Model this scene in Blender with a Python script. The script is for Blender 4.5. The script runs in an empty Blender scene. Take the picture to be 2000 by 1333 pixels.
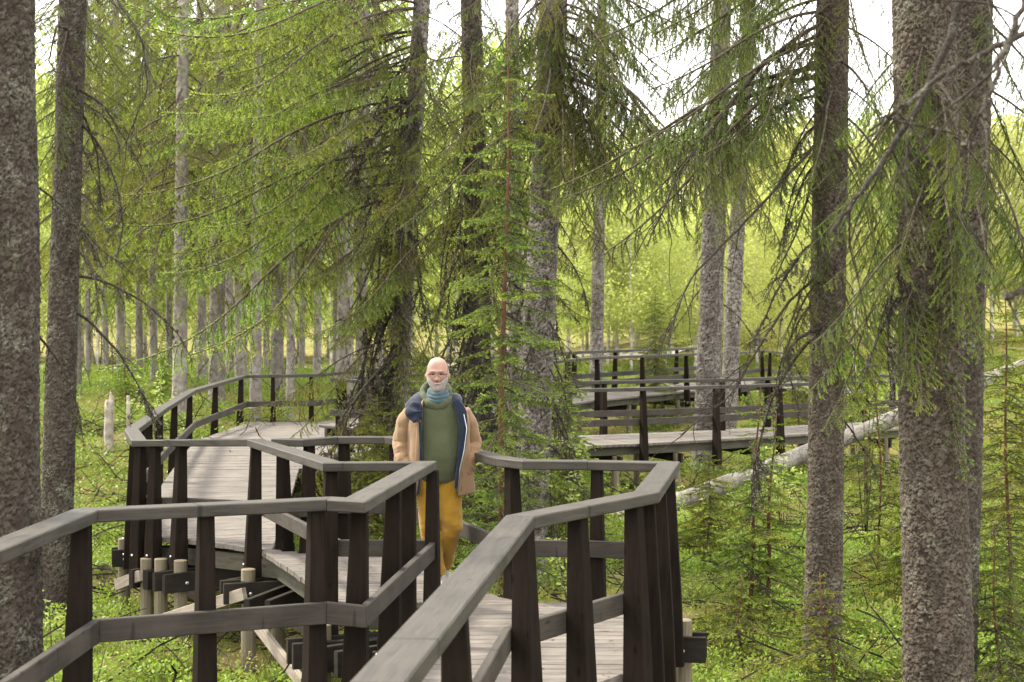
import bpy, bmesh, math, random
import numpy as np
from mathutils import Vector, Matrix, noise as mnoise

R = math.radians
rng = np.random.default_rng(7)
random.seed(7)
scene = bpy.context.scene
col = scene.collection

# ---------------------------------------------------------------- camera, sky, sun, exposure
F, HY, CAMZ = 3000.0, 649.0, 2.0          # focal length and horizon in pixels of a 2000 px wide picture, eye height over the deck
cam_d = bpy.data.cameras.new('camera')
cam = bpy.data.objects.new('camera', cam_d)
col.objects.link(cam)
cam.location = (0, 0, CAMZ)
cam.rotation_euler = (R(90), 0, 0)
cam_d.sensor_width = 36.0
cam_d.lens = 36.0 * F / 2000.0
cam_d.shift_y = (HY - 666.5) / 2000.0
cam_d.clip_start, cam_d.clip_end = 0.1, 2000.0
cam_d.dof.use_dof = True
cam_d.dof.focus_distance = 12.1
cam_d.dof.aperture_fstop = 5.0
scene.camera = cam

SUN_EL, SUN_AZ = R(50), R(-62)            # soft high sun behind thin cloud, ahead and to the left
world = bpy.data.worlds.new('World')
scene.world = world
world.use_nodes = True
wn, wl = world.node_tree.nodes, world.node_tree.links
wn.clear()
w_out = wn.new('ShaderNodeOutputWorld')
w_bg = wn.new('ShaderNodeBackground')
w_sky = wn.new('ShaderNodeTexSky')
w_sky.sky_type = 'NISHITA'
w_sky.sun_disc = False
w_sky.sun_elevation = SUN_EL
w_sky.sun_rotation = SUN_AZ
w_sky.air_density, w_sky.dust_density, w_sky.ozone_density = 1.0, 4.0, 1.0
# broken white cloud over the blue: noise on the sky direction
w_tc = wn.new('ShaderNodeTexCoord')
w_noise = wn.new('ShaderNodeTexNoise')
w_noise.inputs['Scale'].default_value = 3.0
w_noise.inputs['Detail'].default_value = 6.0
w_ramp = wn.new('ShaderNodeValToRGB')
w_ramp.color_ramp.elements[0].position, w_ramp.color_ramp.elements[1].position = 0.28, 0.52
w_ramp.color_ramp.elements[0].color = (0.55, 0.55, 0.55, 1)
w_mix = wn.new('ShaderNodeMix')
w_mix.data_type = 'RGBA'
w_mix.inputs['B'].default_value = (9.8, 9.6, 9.5, 1)
wl.new(w_tc.outputs['Generated'], w_noise.inputs['Vector'])
wl.new(w_noise.outputs['Fac'], w_ramp.inputs['Fac'])
wl.new(w_ramp.outputs['Color'], w_mix.inputs['Factor'])
wl.new(w_sky.outputs['Color'], w_mix.inputs['A'])
wl.new(w_mix.outputs['Result'], w_bg.inputs['Color'])
wl.new(w_bg.outputs['Background'], w_out.inputs['Surface'])
w_bg.inputs['Strength'].default_value = 0.064

sun_d = bpy.data.lights.new('sun', 'SUN')
sun_d.energy = 1.5
sun_d.angle = R(10)
sun_d.color = (1.0, 0.93, 0.80)
sun = bpy.data.objects.new('sun', sun_d)
col.objects.link(sun)
sd = Vector((math.sin(SUN_AZ) * math.cos(SUN_EL), math.cos(SUN_AZ) * math.cos(SUN_EL), math.sin(SUN_EL)))
sun.rotation_euler = (-sd).to_track_quat('-Z', 'Y').to_euler()
sun.location = sd * 60

vs = scene.view_settings
vs.view_transform = 'Standard'
vs.look = 'None'
vs.gamma = 1.0
vs.use_curve_mapping = False
vs.exposure = 2.82
scene.render.engine = 'CYCLES'
scene.cycles.max_bounces = 8
scene.cycles.diffuse_bounces = 4
scene.cycles.transmission_bounces = 4

# ---------------------------------------------------------------- helpers
def at(px, py, Y):
    return Vector(((px - 1000.0) * Y / F, Y, CAMZ - (py - HY) * Y / F))


def tag(o, label=None, cat=None, group=None, kind=None):
    for k, v in (('label', label), ('category', cat), ('group', group), ('kind', kind)):
        if v:
            o[k] = v
    return o


def empty(name, loc=(0, 0, 0), label=None, cat=None, group=None):
    o = bpy.data.objects.new(name, None)
    o.empty_display_size = 0.2
    o.location = loc
    col.objects.link(o)
    return tag(o, label, cat, group)


def obj(name, mesh, parent=None, loc=None, mat=None):
    o = bpy.data.objects.new(name, mesh)
    col.objects.link(o)
    if parent is not None:
        o.parent = parent
    if loc is not None:
        o.location = loc
    if mat is not None:
        o.matrix_basis = mat
    return o


class MB:
    """collects polygons for one mesh"""
    def __init__(s):
        s.v, s.f, s.m = [], [], []

    def add(s, verts, faces, m=0):
        b = len(s.v)
        s.v.extend(tuple(p) for p in verts)
        for f in faces:
            s.f.append([b + i for i in f])
            s.m.append(m)

    def box(s, lo, hi, m=0, mat=None):
        x0, y0, z0 = lo
        x1, y1, z1 = hi
        vv = [Vector(p) for p in ((x0, y0, z0), (x1, y0, z0), (x1, y1, z0), (x0, y1, z0), (x0, y0, z1), (x1, y0, z1), (x1, y1, z1), (x0, y1, z1))]
        if mat is not None:
            vv = [mat @ p for p in vv]
        s.add(vv, [(0, 3, 2, 1), (4, 5, 6, 7), (0, 1, 5, 4), (1, 2, 6, 5), (2, 3, 7, 6), (3, 0, 4, 7)], m)

    def loft(s, rings, m=0, cap=True, closed=True):
        b = len(s.v)
        n = len(rings[0])
        for r in rings:
            s.v.extend(tuple(p) for p in r)
        for i in range(len(rings) - 1):
            for j in range(n if closed else n - 1):
                k = (j + 1) % n
                s.f.append([b + i * n + j, b + i * n + k, b + (i + 1) * n + k, b + (i + 1) * n + j])
                s.m.append(m)
        if cap:
            s.f.append([b + j for j in range(n)][::-1])
            s.m.append(m)
            s.f.append([b + (len(rings) - 1) * n + j for j in range(n)])
            s.m.append(m)

    def tube(s, pts, rad, sides=6, m=0, cap=True, jitter=0.0):
        pts = [Vector(p) for p in pts]
        rings = []
        ref = Vector((0, 0, 1))
        for i, p in enumerate(pts):
            d = (pts[min(i + 1, len(pts) - 1)] - pts[max(i - 1, 0)]).normalized()
            a = d.cross(ref)
            if a.length < 0.05:
                a = d.cross(Vector((1, 0, 0)))
            a.normalize()
            b = d.cross(a)
            r = rad[i] if hasattr(rad, '__len__') else rad
            rings.append([p + (a * math.cos(2 * math.pi * k / sides) + b * math.sin(2 * math.pi * k / sides)) * r * (1 + jitter * random.uniform(-1, 1)) for k in range(sides)])
        s.loft(rings, m, cap)

    def mesh(s, name, mats, smooth=False):
        me = bpy.data.meshes.new(name)
        me.from_pydata([tuple(p) for p in s.v], [], s.f)
        for mt in mats:
            me.materials.append(mt)
        me.polygons.foreach_set('material_index', s.m)
        if smooth:
            me.polygons.foreach_set('use_smooth', [True] * len(s.f))
        me.update()
        return me


def np_mesh(name, verts, faces, mats, mat_idx=None, smooth=False, attr=None):
    """verts (n,3), faces (m,k) arrays"""
    me = bpy.data.meshes.new(name)
    nv, (nf, k) = len(verts), faces.shape
    me.vertices.add(nv)
    me.vertices.foreach_set('co', np.ascontiguousarray(verts, dtype=np.float32).ravel())
    me.loops.add(nf * k)
    me.loops.foreach_set('vertex_index', np.ascontiguousarray(faces, dtype=np.int32).ravel())
    me.polygons.add(nf)
    me.polygons.foreach_set('loop_start', np.arange(0, nf * k, k, dtype=np.int32))
    me.polygons.foreach_set('loop_total', np.full(nf, k, dtype=np.int32))
    for mt in mats:
        me.materials.append(mt)
    if mat_idx is not None:
        me.polygons.foreach_set('material_index', np.ascontiguousarray(mat_idx, dtype=np.int32))
    if smooth:
        me.polygons.foreach_set('use_smooth', np.ones(nf, dtype=bool))
    me.update(calc_edges=True)
    for an, arr in (attr or {}).items():
        a = me.attributes.new(an, 'FLOAT', 'POINT')
        a.data.foreach_set('value', np.ascontiguousarray(arr, dtype=np.float32))
    return me


# ---------------------------------------------------------------- materials
class NT:
    def __init__(s, name):
        s.mat = bpy.data.materials.new(name)
        s.mat.use_nodes = True
        s.t = s.mat.node_tree
        s.t.nodes.clear()
        s.out = s.t.nodes.new('ShaderNodeOutputMaterial')

    def n(s, kind, **kw):
        nd = s.t.nodes.new('ShaderNode' + kind)
        for k, v in kw.items():
            if k in nd.inputs:
                nd.inputs[k].default_value = v
            else:
                setattr(nd, k, v)
        return nd

    def l(s, a, b):
        s.t.links.new(a, b)

    def coords(s, which='Object', scale=(1, 1, 1), attr=None):
        tc = s.n('TexCoord')
        mp = s.n('Mapping')
        mp.inputs['Scale'].default_value = scale
        s.l(tc.outputs[which], mp.inputs['Vector'])
        return mp.outputs['Vector']

    def noise(s, vec, scale=5, detail=4, rough=0.55, dist=0.0):
        nd = s.n('TexNoise')
        nd.inputs['Scale'].default_value = scale
        nd.inputs['Detail'].default_value = detail
        nd.inputs['Roughness'].default_value = rough
        nd.inputs['Distortion'].default_value = dist
        if vec is not None:
            s.l(vec, nd.inputs['Vector'])
        return nd.outputs['Fac']

    def ramp(s, fac, stops):
        nd = s.n('ValToRGB')
        e = nd.color_ramp.elements
        while len(e) < len(stops):
            e.new(0.5)
        for el, (p, c) in zip(e, stops):
            el.position = p
            el.color = (*c, 1) if len(c) == 3 else c
        s.l(fac, nd.inputs['Fac'])
        return nd.outputs['Color']

    def mix(s, fac, a, b, mode='MIX'):
        nd = s.n('Mix', data_type='RGBA', blend_type=mode)
        for sock, v in (('Factor', fac), ('A', a), ('B', b)):
            tgt = nd.inputs[sock] if sock != 'Factor' else nd.inputs[0]
            if sock == 'A':
                tgt = nd.inputs[6]
            if sock == 'B':
                tgt = nd.inputs[7]
            if hasattr(v, 'is_linked') or hasattr(v, 'links'):
                s.l(v, tgt)
            elif isinstance(v, (int, float)):
                tgt.default_value = v
            else:
                tgt.default_value = (*v, 1)
        return nd.outputs[2]

    def math(s, op, a, b=None):
        nd = s.n('Math', operation=op)
        for i, v in enumerate((a, b)):
            if v is None:
                continue
            if isinstance(v, (int, float)):
                nd.inputs[i].default_value = v
            else:
                s.l(v, nd.inputs[i])
        return nd.outputs[0]

    def bump(s, height, strength=0.5, dist=0.01):
        nd = s.n('Bump')
        nd.inputs['Strength'].default_value = strength
        nd.inputs['Distance'].default_value = dist
        s.l(height, nd.inputs['Height'])
        return nd.outputs['Normal']

    def principled(s, color, rough=0.7, normal=None, spec=0.3, sheen=0.0):
        p = s.n('BsdfPrincipled')
        if isinstance(color, tuple):
            p.inputs['Base Color'].default_value = (*color, 1)
        else:
            s.l(color, p.inputs['Base Color'])
        if isinstance(rough, (int, float)):
            p.inputs['Roughness'].default_value = rough
        else:
            s.l(rough, p.inputs['Roughness'])
        p.inputs['Specular IOR Level'].default_value = spec
        p.inputs['Sheen Weight'].default_value = sheen
        if normal is not None:
            s.l(normal, p.inputs['Normal'])
        s.l(p.outputs['BSDF'], s.out.inputs['Surface'])
        return p


def m_wood(name, dark, light, grain=14.0, rough=0.6, spec=0.35, marks=0.0, stain=None):
    t = NT(name)
    v = t.coords('Object', (1.2, grain, grain))
    g = t.noise(v, 3.0, 6, 0.6, 0.6)
    c = t.ramp(g, [(0.30, dark), (0.70, light)])
    oi = t.n('ObjectInfo')
    rv = t.math('MULTIPLY_ADD', oi.outputs['Random'], 0.35)
    t.t.nodes[-1].inputs[2].default_value = 0.82
    hv = t.n('HueSaturation')
    t.l(c, hv.inputs['Color'])
    t.l(rv, hv.inputs['Value'])
    c = hv.outputs['Color']
    blot = t.noise(t.coords('Object', (1, 1, 1)), 2.3, 5, 0.6)
    c = t.mix(t.ramp(blot, [(0.42, (0, 0, 0)), (0.72, (0.55, 0.55, 0.55))]), c, stain or tuple(min(1, x * 1.5 + 0.01) for x in light))
    if marks:
        mk = t.noise(t.coords('Object', (14, 0.8, 1.6)), 1.0, 2, 0.4)
        c = t.mix(t.ramp(mk, [(0.68, (0, 0, 0)), (0.72, (marks, marks, marks))]), c, tuple(x * 0.35 for x in dark))
    kn = t.n('TexVoronoi', feature='F1')
    kn.inputs['Scale'].default_value = 3.2
    t.l(t.coords('Object', (1.0, 2.6, 2.6)), kn.inputs['Vector'])
    c = t.mix(t.ramp(kn.outputs['Distance'], [(0.05, (0.75,) * 3), (0.11, (0, 0, 0))]), c, tuple(x * 0.45 for x in dark))      # knots
    ck = t.noise(t.coords('Object', (0.9, 42, 42)), 1.0, 3, 0.7)
    c = t.mix(t.ramp(ck, [(0.66, (0, 0, 0)), (0.70, (0.7,) * 3)]), c, tuple(x * 0.4 for x in dark))                            # drying cracks
    nrm = t.bump(g, 0.6, 0.005)
    t.principled(c, t.ramp(blot, [(0.3, (rough - 0.1,) * 3), (0.7, (rough + 0.12,) * 3)]), nrm, spec)
    return t.mat


def m_bark(name, base, dark, lichen, lich_amt=0.5, scale=1.0, attr=True, red=(0.070, 0.044, 0.032)):
    t = NT(name)
    v = t.coords('Object', (1, 1, 0.55))
    n1 = t.noise(v, 9 * scale, 6, 0.65)
    c = t.ramp(n1, [(0.30, dark), (0.62, base)])
    if attr:
        a = t.n('Attribute', attribute_name='cell')
        c = t.mix(t.ramp(a.outputs['Fac'], [(0.35, (0.0,) * 3), (1.0, (0.8,) * 3)]), c, tuple(x * 1.65 + 0.008 for x in base))
        c = t.mix(t.ramp(a.outputs['Fac'], [(0.0, (0.7,) * 3), (0.30, (0.0,) * 3)]), c, red)
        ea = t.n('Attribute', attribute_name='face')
    vo = t.n('TexVoronoi', feature='F1')
    vo.inputs['Scale'].default_value = 34 * scale
    t.l(v, vo.inputs['Vector'])
    n2 = t.noise(t.coords('Object', (1, 1, 0.8)), 5 * scale, 8, 0.75)
    lm = t.ramp(n2, [(0.62 - 0.2 * lich_amt, (0, 0, 0)), (0.70 - 0.12 * lich_amt, (0.85,) * 3)])
    n3 = t.noise(t.coords('Object', (1, 1, 1)), 60 * scale, 3, 0.6)
    lm2 = t.mix(1.0, lm, t.ramp(n3, [(0.44, (0, 0, 0)), (0.56, (1, 1, 1))]), 'MULTIPLY')
    c = t.mix(lm2, c, lichen)
    moss = t.noise(t.coords('Object', (1, 1, 0.6)), 1.7, 4, 0.6)
    c = t.mix(t.ramp(moss, [(0.55, (0, 0, 0)), (0.75, (0.35,) * 3)]), c, (0.075, 0.085, 0.035))
    if attr:
        c = t.mix(ea.outputs['Fac'], (0.026, 0.019, 0.014), c)        # shade in the cracks between the scales, painted into the colour as dark brown
    oi = t.n('ObjectInfo')
    hv = t.n('HueSaturation')
    t.l(c, hv.inputs['Color'])
    t.l(t.ramp(oi.outputs['Random'], [(0, (0.72,) * 3), (1, (1.15,) * 3)]), hv.inputs['Value'])
    c = hv.outputs['Color']
    h = t.math('ADD', t.math('MULTIPLY', vo.outputs['Distance'], 0.8), n3)
    nrm = t.bump(h, 0.9, 0.012)
    t.principled(c, 0.9, nrm, 0.15)
    return t.mat


def m_leaf(name, old, new, tint=1.0, trans=0.45, dry=None, rough=0.5):
    """needles and leaves: colour runs from old growth to new along the attribute tip; object colour tints each tree"""
    t = NT(name)
    a = t.n('Attribute', attribute_name='tip')
    oi = t.n('ObjectInfo')
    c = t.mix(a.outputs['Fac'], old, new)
    if dry is not None:
        d = t.n('Attribute', attribute_name='dry')
        c = t.mix(d.outputs['Fac'], c, dry)
    c = t.mix(1.0, c, oi.outputs['Color'], 'MULTIPLY')
    hv = t.n('HueSaturation')
    t.l(c, hv.inputs['Color'])
    t.l(t.ramp(oi.outputs['Random'], [(0, (0.72,) * 3), (1, (1.25,) * 3)]), hv.inputs['Value'])
    c = hv.outputs['Color']
    p = t.principled(c, rough, None, 0.25)
    tr = t.n('BsdfTranslucent')
    t.l(c, tr.inputs['Color'])
    mx = t.n('MixShader')
    mx.inputs[0].default_value = trans
    t.l(p.outputs['BSDF'], mx.inputs[1])
    t.l(tr.outputs['BSDF'], mx.inputs[2])
    t.l(mx.outputs[0], t.out.inputs['Surface'])
    return t.mat


def m_cloth(name, c, c2=None, scale=180, rough=0.85, sheen=0.15, bump=0.25):
    t = NT(name)
    v = t.coords('Object')
    n1 = t.noise(v, 6, 5, 0.6)
    cc = t.ramp(n1, [(0.3, c2 or tuple(x * 0.82 for x in c)), (0.7, c)])
    n2 = t.noise(v, scale, 2, 0.5)
    n3 = t.noise(v, 16, 4, 0.6, 1.0)
    h = t.math('ADD', t.math('MULTIPLY', n2, 0.12), n3)
    t.principled(cc, rough, t.bump(h, bump, 0.02), 0.2, sheen)
    return t.mat


def m_plain(name, c, rough=0.6, spec=0.3, metallic=0.0, nscale=25, var=0.12):
    t = NT(name)
    n1 = t.noise(t.coords('Object'), nscale, 4, 0.6)
    cc = t.ramp(n1, [(0.3, tuple(x * (1 - var) for x in c)), (0.7, tuple(min(1, x * (1 + var)) for x in c))])
    p = t.principled(cc, rough, None, spec)
    p.inputs['Metallic'].default_value = metallic
    return t.mat


M = {}
M['rail'] = m_wood('stained_rail', (0.014, 0.012, 0.0095), (0.048, 0.042, 0.033), 16, 0.62, 0.22, marks=0.7, stain=(0.064, 0.057, 0.045))
M['post'] = m_wood('stained_post', (0.0075, 0.0055, 0.0042), (0.014, 0.0105, 0.008), 9, 0.8, 0.04, stain=(0.020, 0.0145, 0.0105))
M['midrail'] = m_wood('stained_board', (0.022, 0.0185, 0.015), (0.042, 0.036, 0.029), 14, 0.7, 0.15, marks=0.5)
M['plank'] = m_wood('weathered_plank', (0.050, 0.043, 0.036), (0.140, 0.124, 0.107), 12, 0.75, 0.2, stain=(0.185, 0.162, 0.137))
M['beam'] = m_wood('dark_beam', (0.012, 0.010, 0.008), (0.024, 0.020, 0.016), 10, 0.8, 0.05)
M['joist'] = m_wood('green_grey_joist', (0.036, 0.032, 0.024), (0.080, 0.072, 0.056), 9, 0.8, 0.1, stain=(0.07, 0.074, 0.045))
M['pile'] = m_wood('round_pile', (0.085, 0.068, 0.044), (0.170, 0.140, 0.096), 12, 0.8, 0.2, stain=(0.16, 0.15, 0.09))
M['brace'] = m_wood('pale_brace', (0.110, 0.090, 0.068), (0.220, 0.188, 0.150), 10, 0.8, 0.2)
M['bolt'] = m_plain('galvanised_steel', (0.45, 0.46, 0.47), 0.35, 0.5, 0.9)
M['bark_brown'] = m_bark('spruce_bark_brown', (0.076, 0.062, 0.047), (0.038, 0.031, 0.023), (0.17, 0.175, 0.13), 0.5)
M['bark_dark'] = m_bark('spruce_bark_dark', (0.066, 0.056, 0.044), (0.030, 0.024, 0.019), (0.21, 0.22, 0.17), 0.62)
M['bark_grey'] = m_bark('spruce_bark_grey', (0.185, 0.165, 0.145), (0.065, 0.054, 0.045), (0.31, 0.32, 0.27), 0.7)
M['bark_far'] = m_bark('spruce_bark_far', (0.205, 0.182, 0.155), (0.085, 0.070, 0.055), (0.33, 0.335, 0.28), 0.7, attr=False)
M['twig'] = m_bark('twig_bark', (0.080, 0.060, 0.043), (0.034, 0.025, 0.018), (0.18, 0.18, 0.14), 0.5, 3.0, attr=False)
M['young_bark'] = m_bark('young_bark', (0.150, 0.075, 0.045), (0.070, 0.036, 0.022), (0.20, 0.20, 0.15), 0.1, 2.0, attr=False)
M['dead'] = m_bark('dead_branch_bark', (0.048, 0.038, 0.029), (0.020, 0.015, 0.012), (0.15, 0.15, 0.12), 0.45, 2.5, attr=False)
M['lichen'] = m_plain('hanging_lichen', (0.080, 0.075, 0.052), 0.95, 0.1, nscale=12, var=0.5)
M['log'] = m_bark('bleached_log', (0.15, 0.135, 0.115), (0.055, 0.046, 0.038), (0.25, 0.25, 0.215), 0.8, attr=False)
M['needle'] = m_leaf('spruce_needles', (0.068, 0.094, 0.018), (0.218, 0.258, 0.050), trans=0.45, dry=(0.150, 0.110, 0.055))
M['leaf'] = m_leaf('birch_leaves', (0.330, 0.375, 0.085), (0.470, 0.505, 0.150), trans=0.55)
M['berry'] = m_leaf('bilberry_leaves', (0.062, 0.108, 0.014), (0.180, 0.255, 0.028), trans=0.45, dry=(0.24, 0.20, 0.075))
M['birch'] = m_plain('birch_bark', (0.40, 0.37, 0.32), 0.8, 0.2, nscale=6, var=0.55)
M['stump'] = m_plain('stump_wood', (0.24, 0.21, 0.17), 0.9, 0.1, nscale=9, var=0.5)


def m_ground():
    t = NT('forest_floor')
    v = t.coords('Object')
    n1 = t.noise(v, 0.55, 5, 0.6)
    n2 = t.noise(v, 6.0, 6, 0.7)
    c = t.ramp(n1, [(0.34, (0.090, 0.100, 0.018)), (0.46, (0.130, 0.140, 0.022)), (0.56, (0.190, 0.160, 0.045)), (0.66, (0.260, 0.205, 0.105))])
    c = t.mix(t.ramp(n2, [(0.40, (0.55,) * 3), (0.60, (0,) * 3)]), c, (0.065, 0.055, 0.024))
    n3 = t.noise(v, 40, 4, 0.7)
    h = t.math('ADD', n3, t.math('MULTIPLY', n2, 2.0))
    t.principled(c, 0.95, t.bump(h, 1.0, 0.05), 0.05)
    return t.mat


M['ground'] = m_ground()
M['gravel'] = m_plain('pale_gravel', (0.48, 0.44, 0.41), 0.95, 0.1, nscale=3, var=0.15)

# ---------------------------------------------------------------- the ground
def sm(a, b, x):
    t = np.clip((x - a) / (b - a), 0, 1)
    return t * t * (3 - 2 * t)


def ground_z(x, y):
    x = np.asarray(x, dtype=float)
    y = np.asarray(y, dtype=float)
    left = sm(1.0, -5.0, x)
    z = -1.05 + left * (0.85 * sm(19, 34, y) + 0.35 * sm(34, 46, y)) + (1 - left) * (0.75 * sm(34, 48, y) + 0.9 * sm(48, 70, y))
    z = z + 1.6 * sm(62, 90, y) * sm(2, 14, x) - 0.12 * sm(60, 90, y) * left
    z = z + 0.10 * np.sin(x * 1.3 + 0.7 * np.sin(y * 0.9)) * np.sin(y * 1.1 + 0.4 * x) + 0.05 * np.sin(x * 3.1 + y * 1.7) * np.sin(y * 2.7 - x * 0.6)
    z = z + 30.0 * sm(150, 600, y)
    return z


def build_ground():
    xs = np.concatenate([np.linspace(-600, -26, 24), np.arange(-25, 26, 0.3), np.linspace(27, 600, 24)])
    ys = np.concatenate([np.linspace(-60, 1, 10), np.arange(2, 60, 0.3), np.linspace(61, 150, 40), np.linspace(160, 900, 24)])
    X, Y = np.meshgrid(xs, ys)
    Z = ground_z(X, Y) + rng.normal(0, 0.018, X.shape) * (np.abs(X) < 26)
    nx, ny = len(xs), len(ys)
    i = np.arange(nx * ny).reshape(ny, nx)
    f = np.stack([i[:-1, :-1], i[:-1, 1:], i[1:, 1:], i[1:, :-1]], -1).reshape(-1, 4)
    o = obj('ground', np_mesh('ground', np.stack([X, Y, Z], -1).reshape(-1, 3), f, [M['ground']], smooth=True))
    tag(o, 'mossy forest floor under the boardwalk and trees', kind='structure')


build_ground()


def strip(name, pts, w, lift, mat, label):
    vv, ff = [], []
    pts = [Vector(p) for p in pts]
    n = 24
    path = []
    for a, b in zip(pts[:-1], pts[1:]):
        path += [a.lerp(b, k / n) for k in range(n)]
    path.append(pts[-1])
    for i, p in enumerate(path):
        d = path[min(i + 1, len(path) - 1)] - path[max(i - 1, 0)]
        s_ = Vector((-d.y, d.x, 0)).normalized()
        for k in range(5):
            q = p + s_ * w * (k / 4 - 0.5)
            vv.append((q.x, q.y, float(ground_z(q.x, q.y)) + lift))
    for i in range(len(path) - 1):
        for k in range(4):
            ff.append((i * 5 + k, i * 5 + k + 1, i * 5 + k + 6, i * 5 + k + 5))
    me = bpy.data.meshes.new(name)
    me.from_pydata(vv, [], ff)
    me.materials.append(mat)
    return tag(obj(name, me), label, kind='structure')


strip('gravel_path', [(-40, 78, 0), (-14, 80, 0), (0, 82, 0), (9, 76, 0)], 5.0, 0.03, M['gravel'], 'pale gravel path far behind the trunks on the left')

# ---------------------------------------------------------------- boardwalk geometry
RAIL_H, RAIL_W, RAIL_T = 1.05, 0.156, 0.066


def V(px, py, dz=0.0):
    """rail-top pixel -> (x, y, deck height)"""
    Y = (CAMZ - RAIL_H - dz) * F / (py - HY)
    return ((px - 1000.0) * Y / F, Y, dz)


LEFT = [(-2.33, 4.2, 0), V(168, 995), V(642, 973), V(694, 976), V(829, 902), V(648, 903, -.01), V(498, 858, -.04), V(342, 859, -.12), V(272, 860, -.14), V(257, 838, -.14),
        V(317, 796, -.14), V(374, 762, -.12), V(476, 733, 0), V(617, 731, 0.02), V(735, 720, .10), V(900, 700, .35), V(1130, 686, .47), V(1358, 679, .47)]
RIGHT = [(-0.40, 2.2, 0), V(735, 1333), V(1015, 1008), V(1262, 961), V(1306, 903), V(1150, 900), V(1032, 899), V(985, 894), V(936, 882), V(860, 864), V(762, 853, -.01), V(659, 853, -.02),
         V(595, 858, -.03), V(541, 857, -.04)]
ANEAR = [V(960, 764, -.08), V(1164, 759, -.08), V(1259, 757, -.08), V(1400, 753, -.08), V(1560, 748, -.08), V(1770, 742, -.08)]
FORK = V(650, 738, .10)
AFAR = [FORK, V(758, 746, .05), V(1118, 745, 0), V(1400, 740, 0), V(1560, 735, 0), V(1752, 731, 0)]
BNEAR = [FORK, V(765, 734, .14), V(1164, 697, .36), V(1360, 690, .36), V(1452, 687, .36), V(1492, 684, .36), V(1580, 693, .36)]


def dirs(P):
    return [(Vector((b[0] - a[0], b[1] - a[1], 0))).normalized() for a, b in zip(P[:-1], P[1:])]


def miters(P):
    D = dirs(P)
    out = []
    for i in range(len(P)):
        if i == 0:
            d = D[0]
            m = Vector((-d.y, d.x, 0))
        elif i == len(P) - 1:
            d = D[-1]
            m = Vector((-d.y, d.x, 0))
        else:
            n0, n1 = Vector((-D[i - 1].y, D[i - 1].x, 0)), Vector((-D[i].y, D[i].x, 0))
            m = (n0 + n1)
            if m.length < 1e-4:
                m = n1
            m.normalize()
            m = m / max(0.38, m.dot(n1))
        out.append(m)
    return out


def offset(P, u):
    """offset to the left of travel by u"""
    return [(p[0] + m.x * u, p[1] + m.y * u, p[2]) for p, m in zip(P, miters(P))]


def seg_prism(name, P, i, prof, mats, parent, gap=0.0015):
    """one piece of a rail between two vertices, cut on the mitre; prof: (u, z) around, built in the piece's own frame (x along it)"""
    mi = miters(P)
    a, b = Vector((*P[i][:2], 0)), Vector((*P[i + 1][:2], 0))
    za, zb = P[i][2], P[i + 1][2]
    d = (b - a).normalized()
    org = Vector((a.x, a.y, za))
    ex, ey = d, Vector((-d.y, d.x, 0))
    mb = MB()
    r0 = []
    r1 = []
    for u, z in prof:
        for ring, p, m, zz, g in ((r0, a, mi[i], za, gap), (r1, b, mi[i + 1], zb, -gap)):
            q = p + m * u + d * g
            q.z = zz + z
            q = q - org
            ring.append((q.dot(ex), q.dot(ey), q.z))
    mb.loft([r0, r1])
    mtx = Matrix(((ex.x, ey.x, 0, org.x), (ex.y, ey.y, 0, org.y), (0, 0, 1, org.z), (0, 0, 0, 1)))
    me = mb.mesh(name, mats)
    return obj(name, me, parent, mat=mtx)


def rect_prof(u0, u1, z0, z1, c=0.006):
    return [(u0 + c, z0), (u1 - c, z0), (u1, z0 + c), (u1, z1 - c), (u1 - c, z1), (u0 + c, z1), (u0, z1 - c), (u0, z0 + c)]


def station(P, seg, px):
    """point on segment seg whose picture column is px; direction of the segment"""
    a, b = P[seg], P[seg + 1]
    k = (px - 1000.0) / F
    den = (b[0] - a[0]) - k * (b[1] - a[1])
    t = (k * a[1] - a[0]) / den if abs(den) > 1e-6 else 0.5
    t = min(1.04, max(-0.10, t))
    d = Vector((b[0] - a[0], b[1] - a[1], 0)).normalized()
    return Vector((a[0] + (b[0] - a[0]) * t, a[1] + (b[1] - a[1]) * t, a[2] + (b[2] - a[2]) * t)), d


def post(parent, p, d, inner, low=-0.42, scale=1.0):
    """tapered post: the deck side upright, the outer side raked"""
    n = Vector((-d.y, d.x, 0)) * inner
    mb = MB()
    rings = []
    for z, uo, hw in ((low, -0.115, 0.062), (0.0, -0.100, 0.057), (RAIL_H - RAIL_T - 0.001, -0.045, 0.040)):
        ui, c = 0.045, 0.006
        prof = [(ui, -hw + c), (ui, hw - c), (ui - c, hw), (uo + c, hw), (uo, hw - c), (uo, -hw + c), (uo + c, -hw), (ui - c, -hw)]
        rings.append([(z, n.x * u + d.x * w, n.y * u + d.y * w) for u, w in prof])     # grain runs up the post
    mb.loft(rings if inner < 0 else [r[::-1] for r in rings])
    me = mb.mesh('post', [M['post']])
    mtx = Matrix(((0, 1, 0, p.x), (0, 0, 1, p.y), (1, 0, 0, p.z), (0, 0, 0, 1)))
    return obj('post', me, parent, mat=mtx)


def bolt(parent, p, n, r=0.014):
    mb = MB()
    n = Vector(n).normalized()
    mb.tube([p, p + n * 0.008, p + n * 0.013], [r, r, r * 0.55], 8)
    return obj('bolt', mb.mesh('bolt', [M['bolt']], True), parent)


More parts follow.
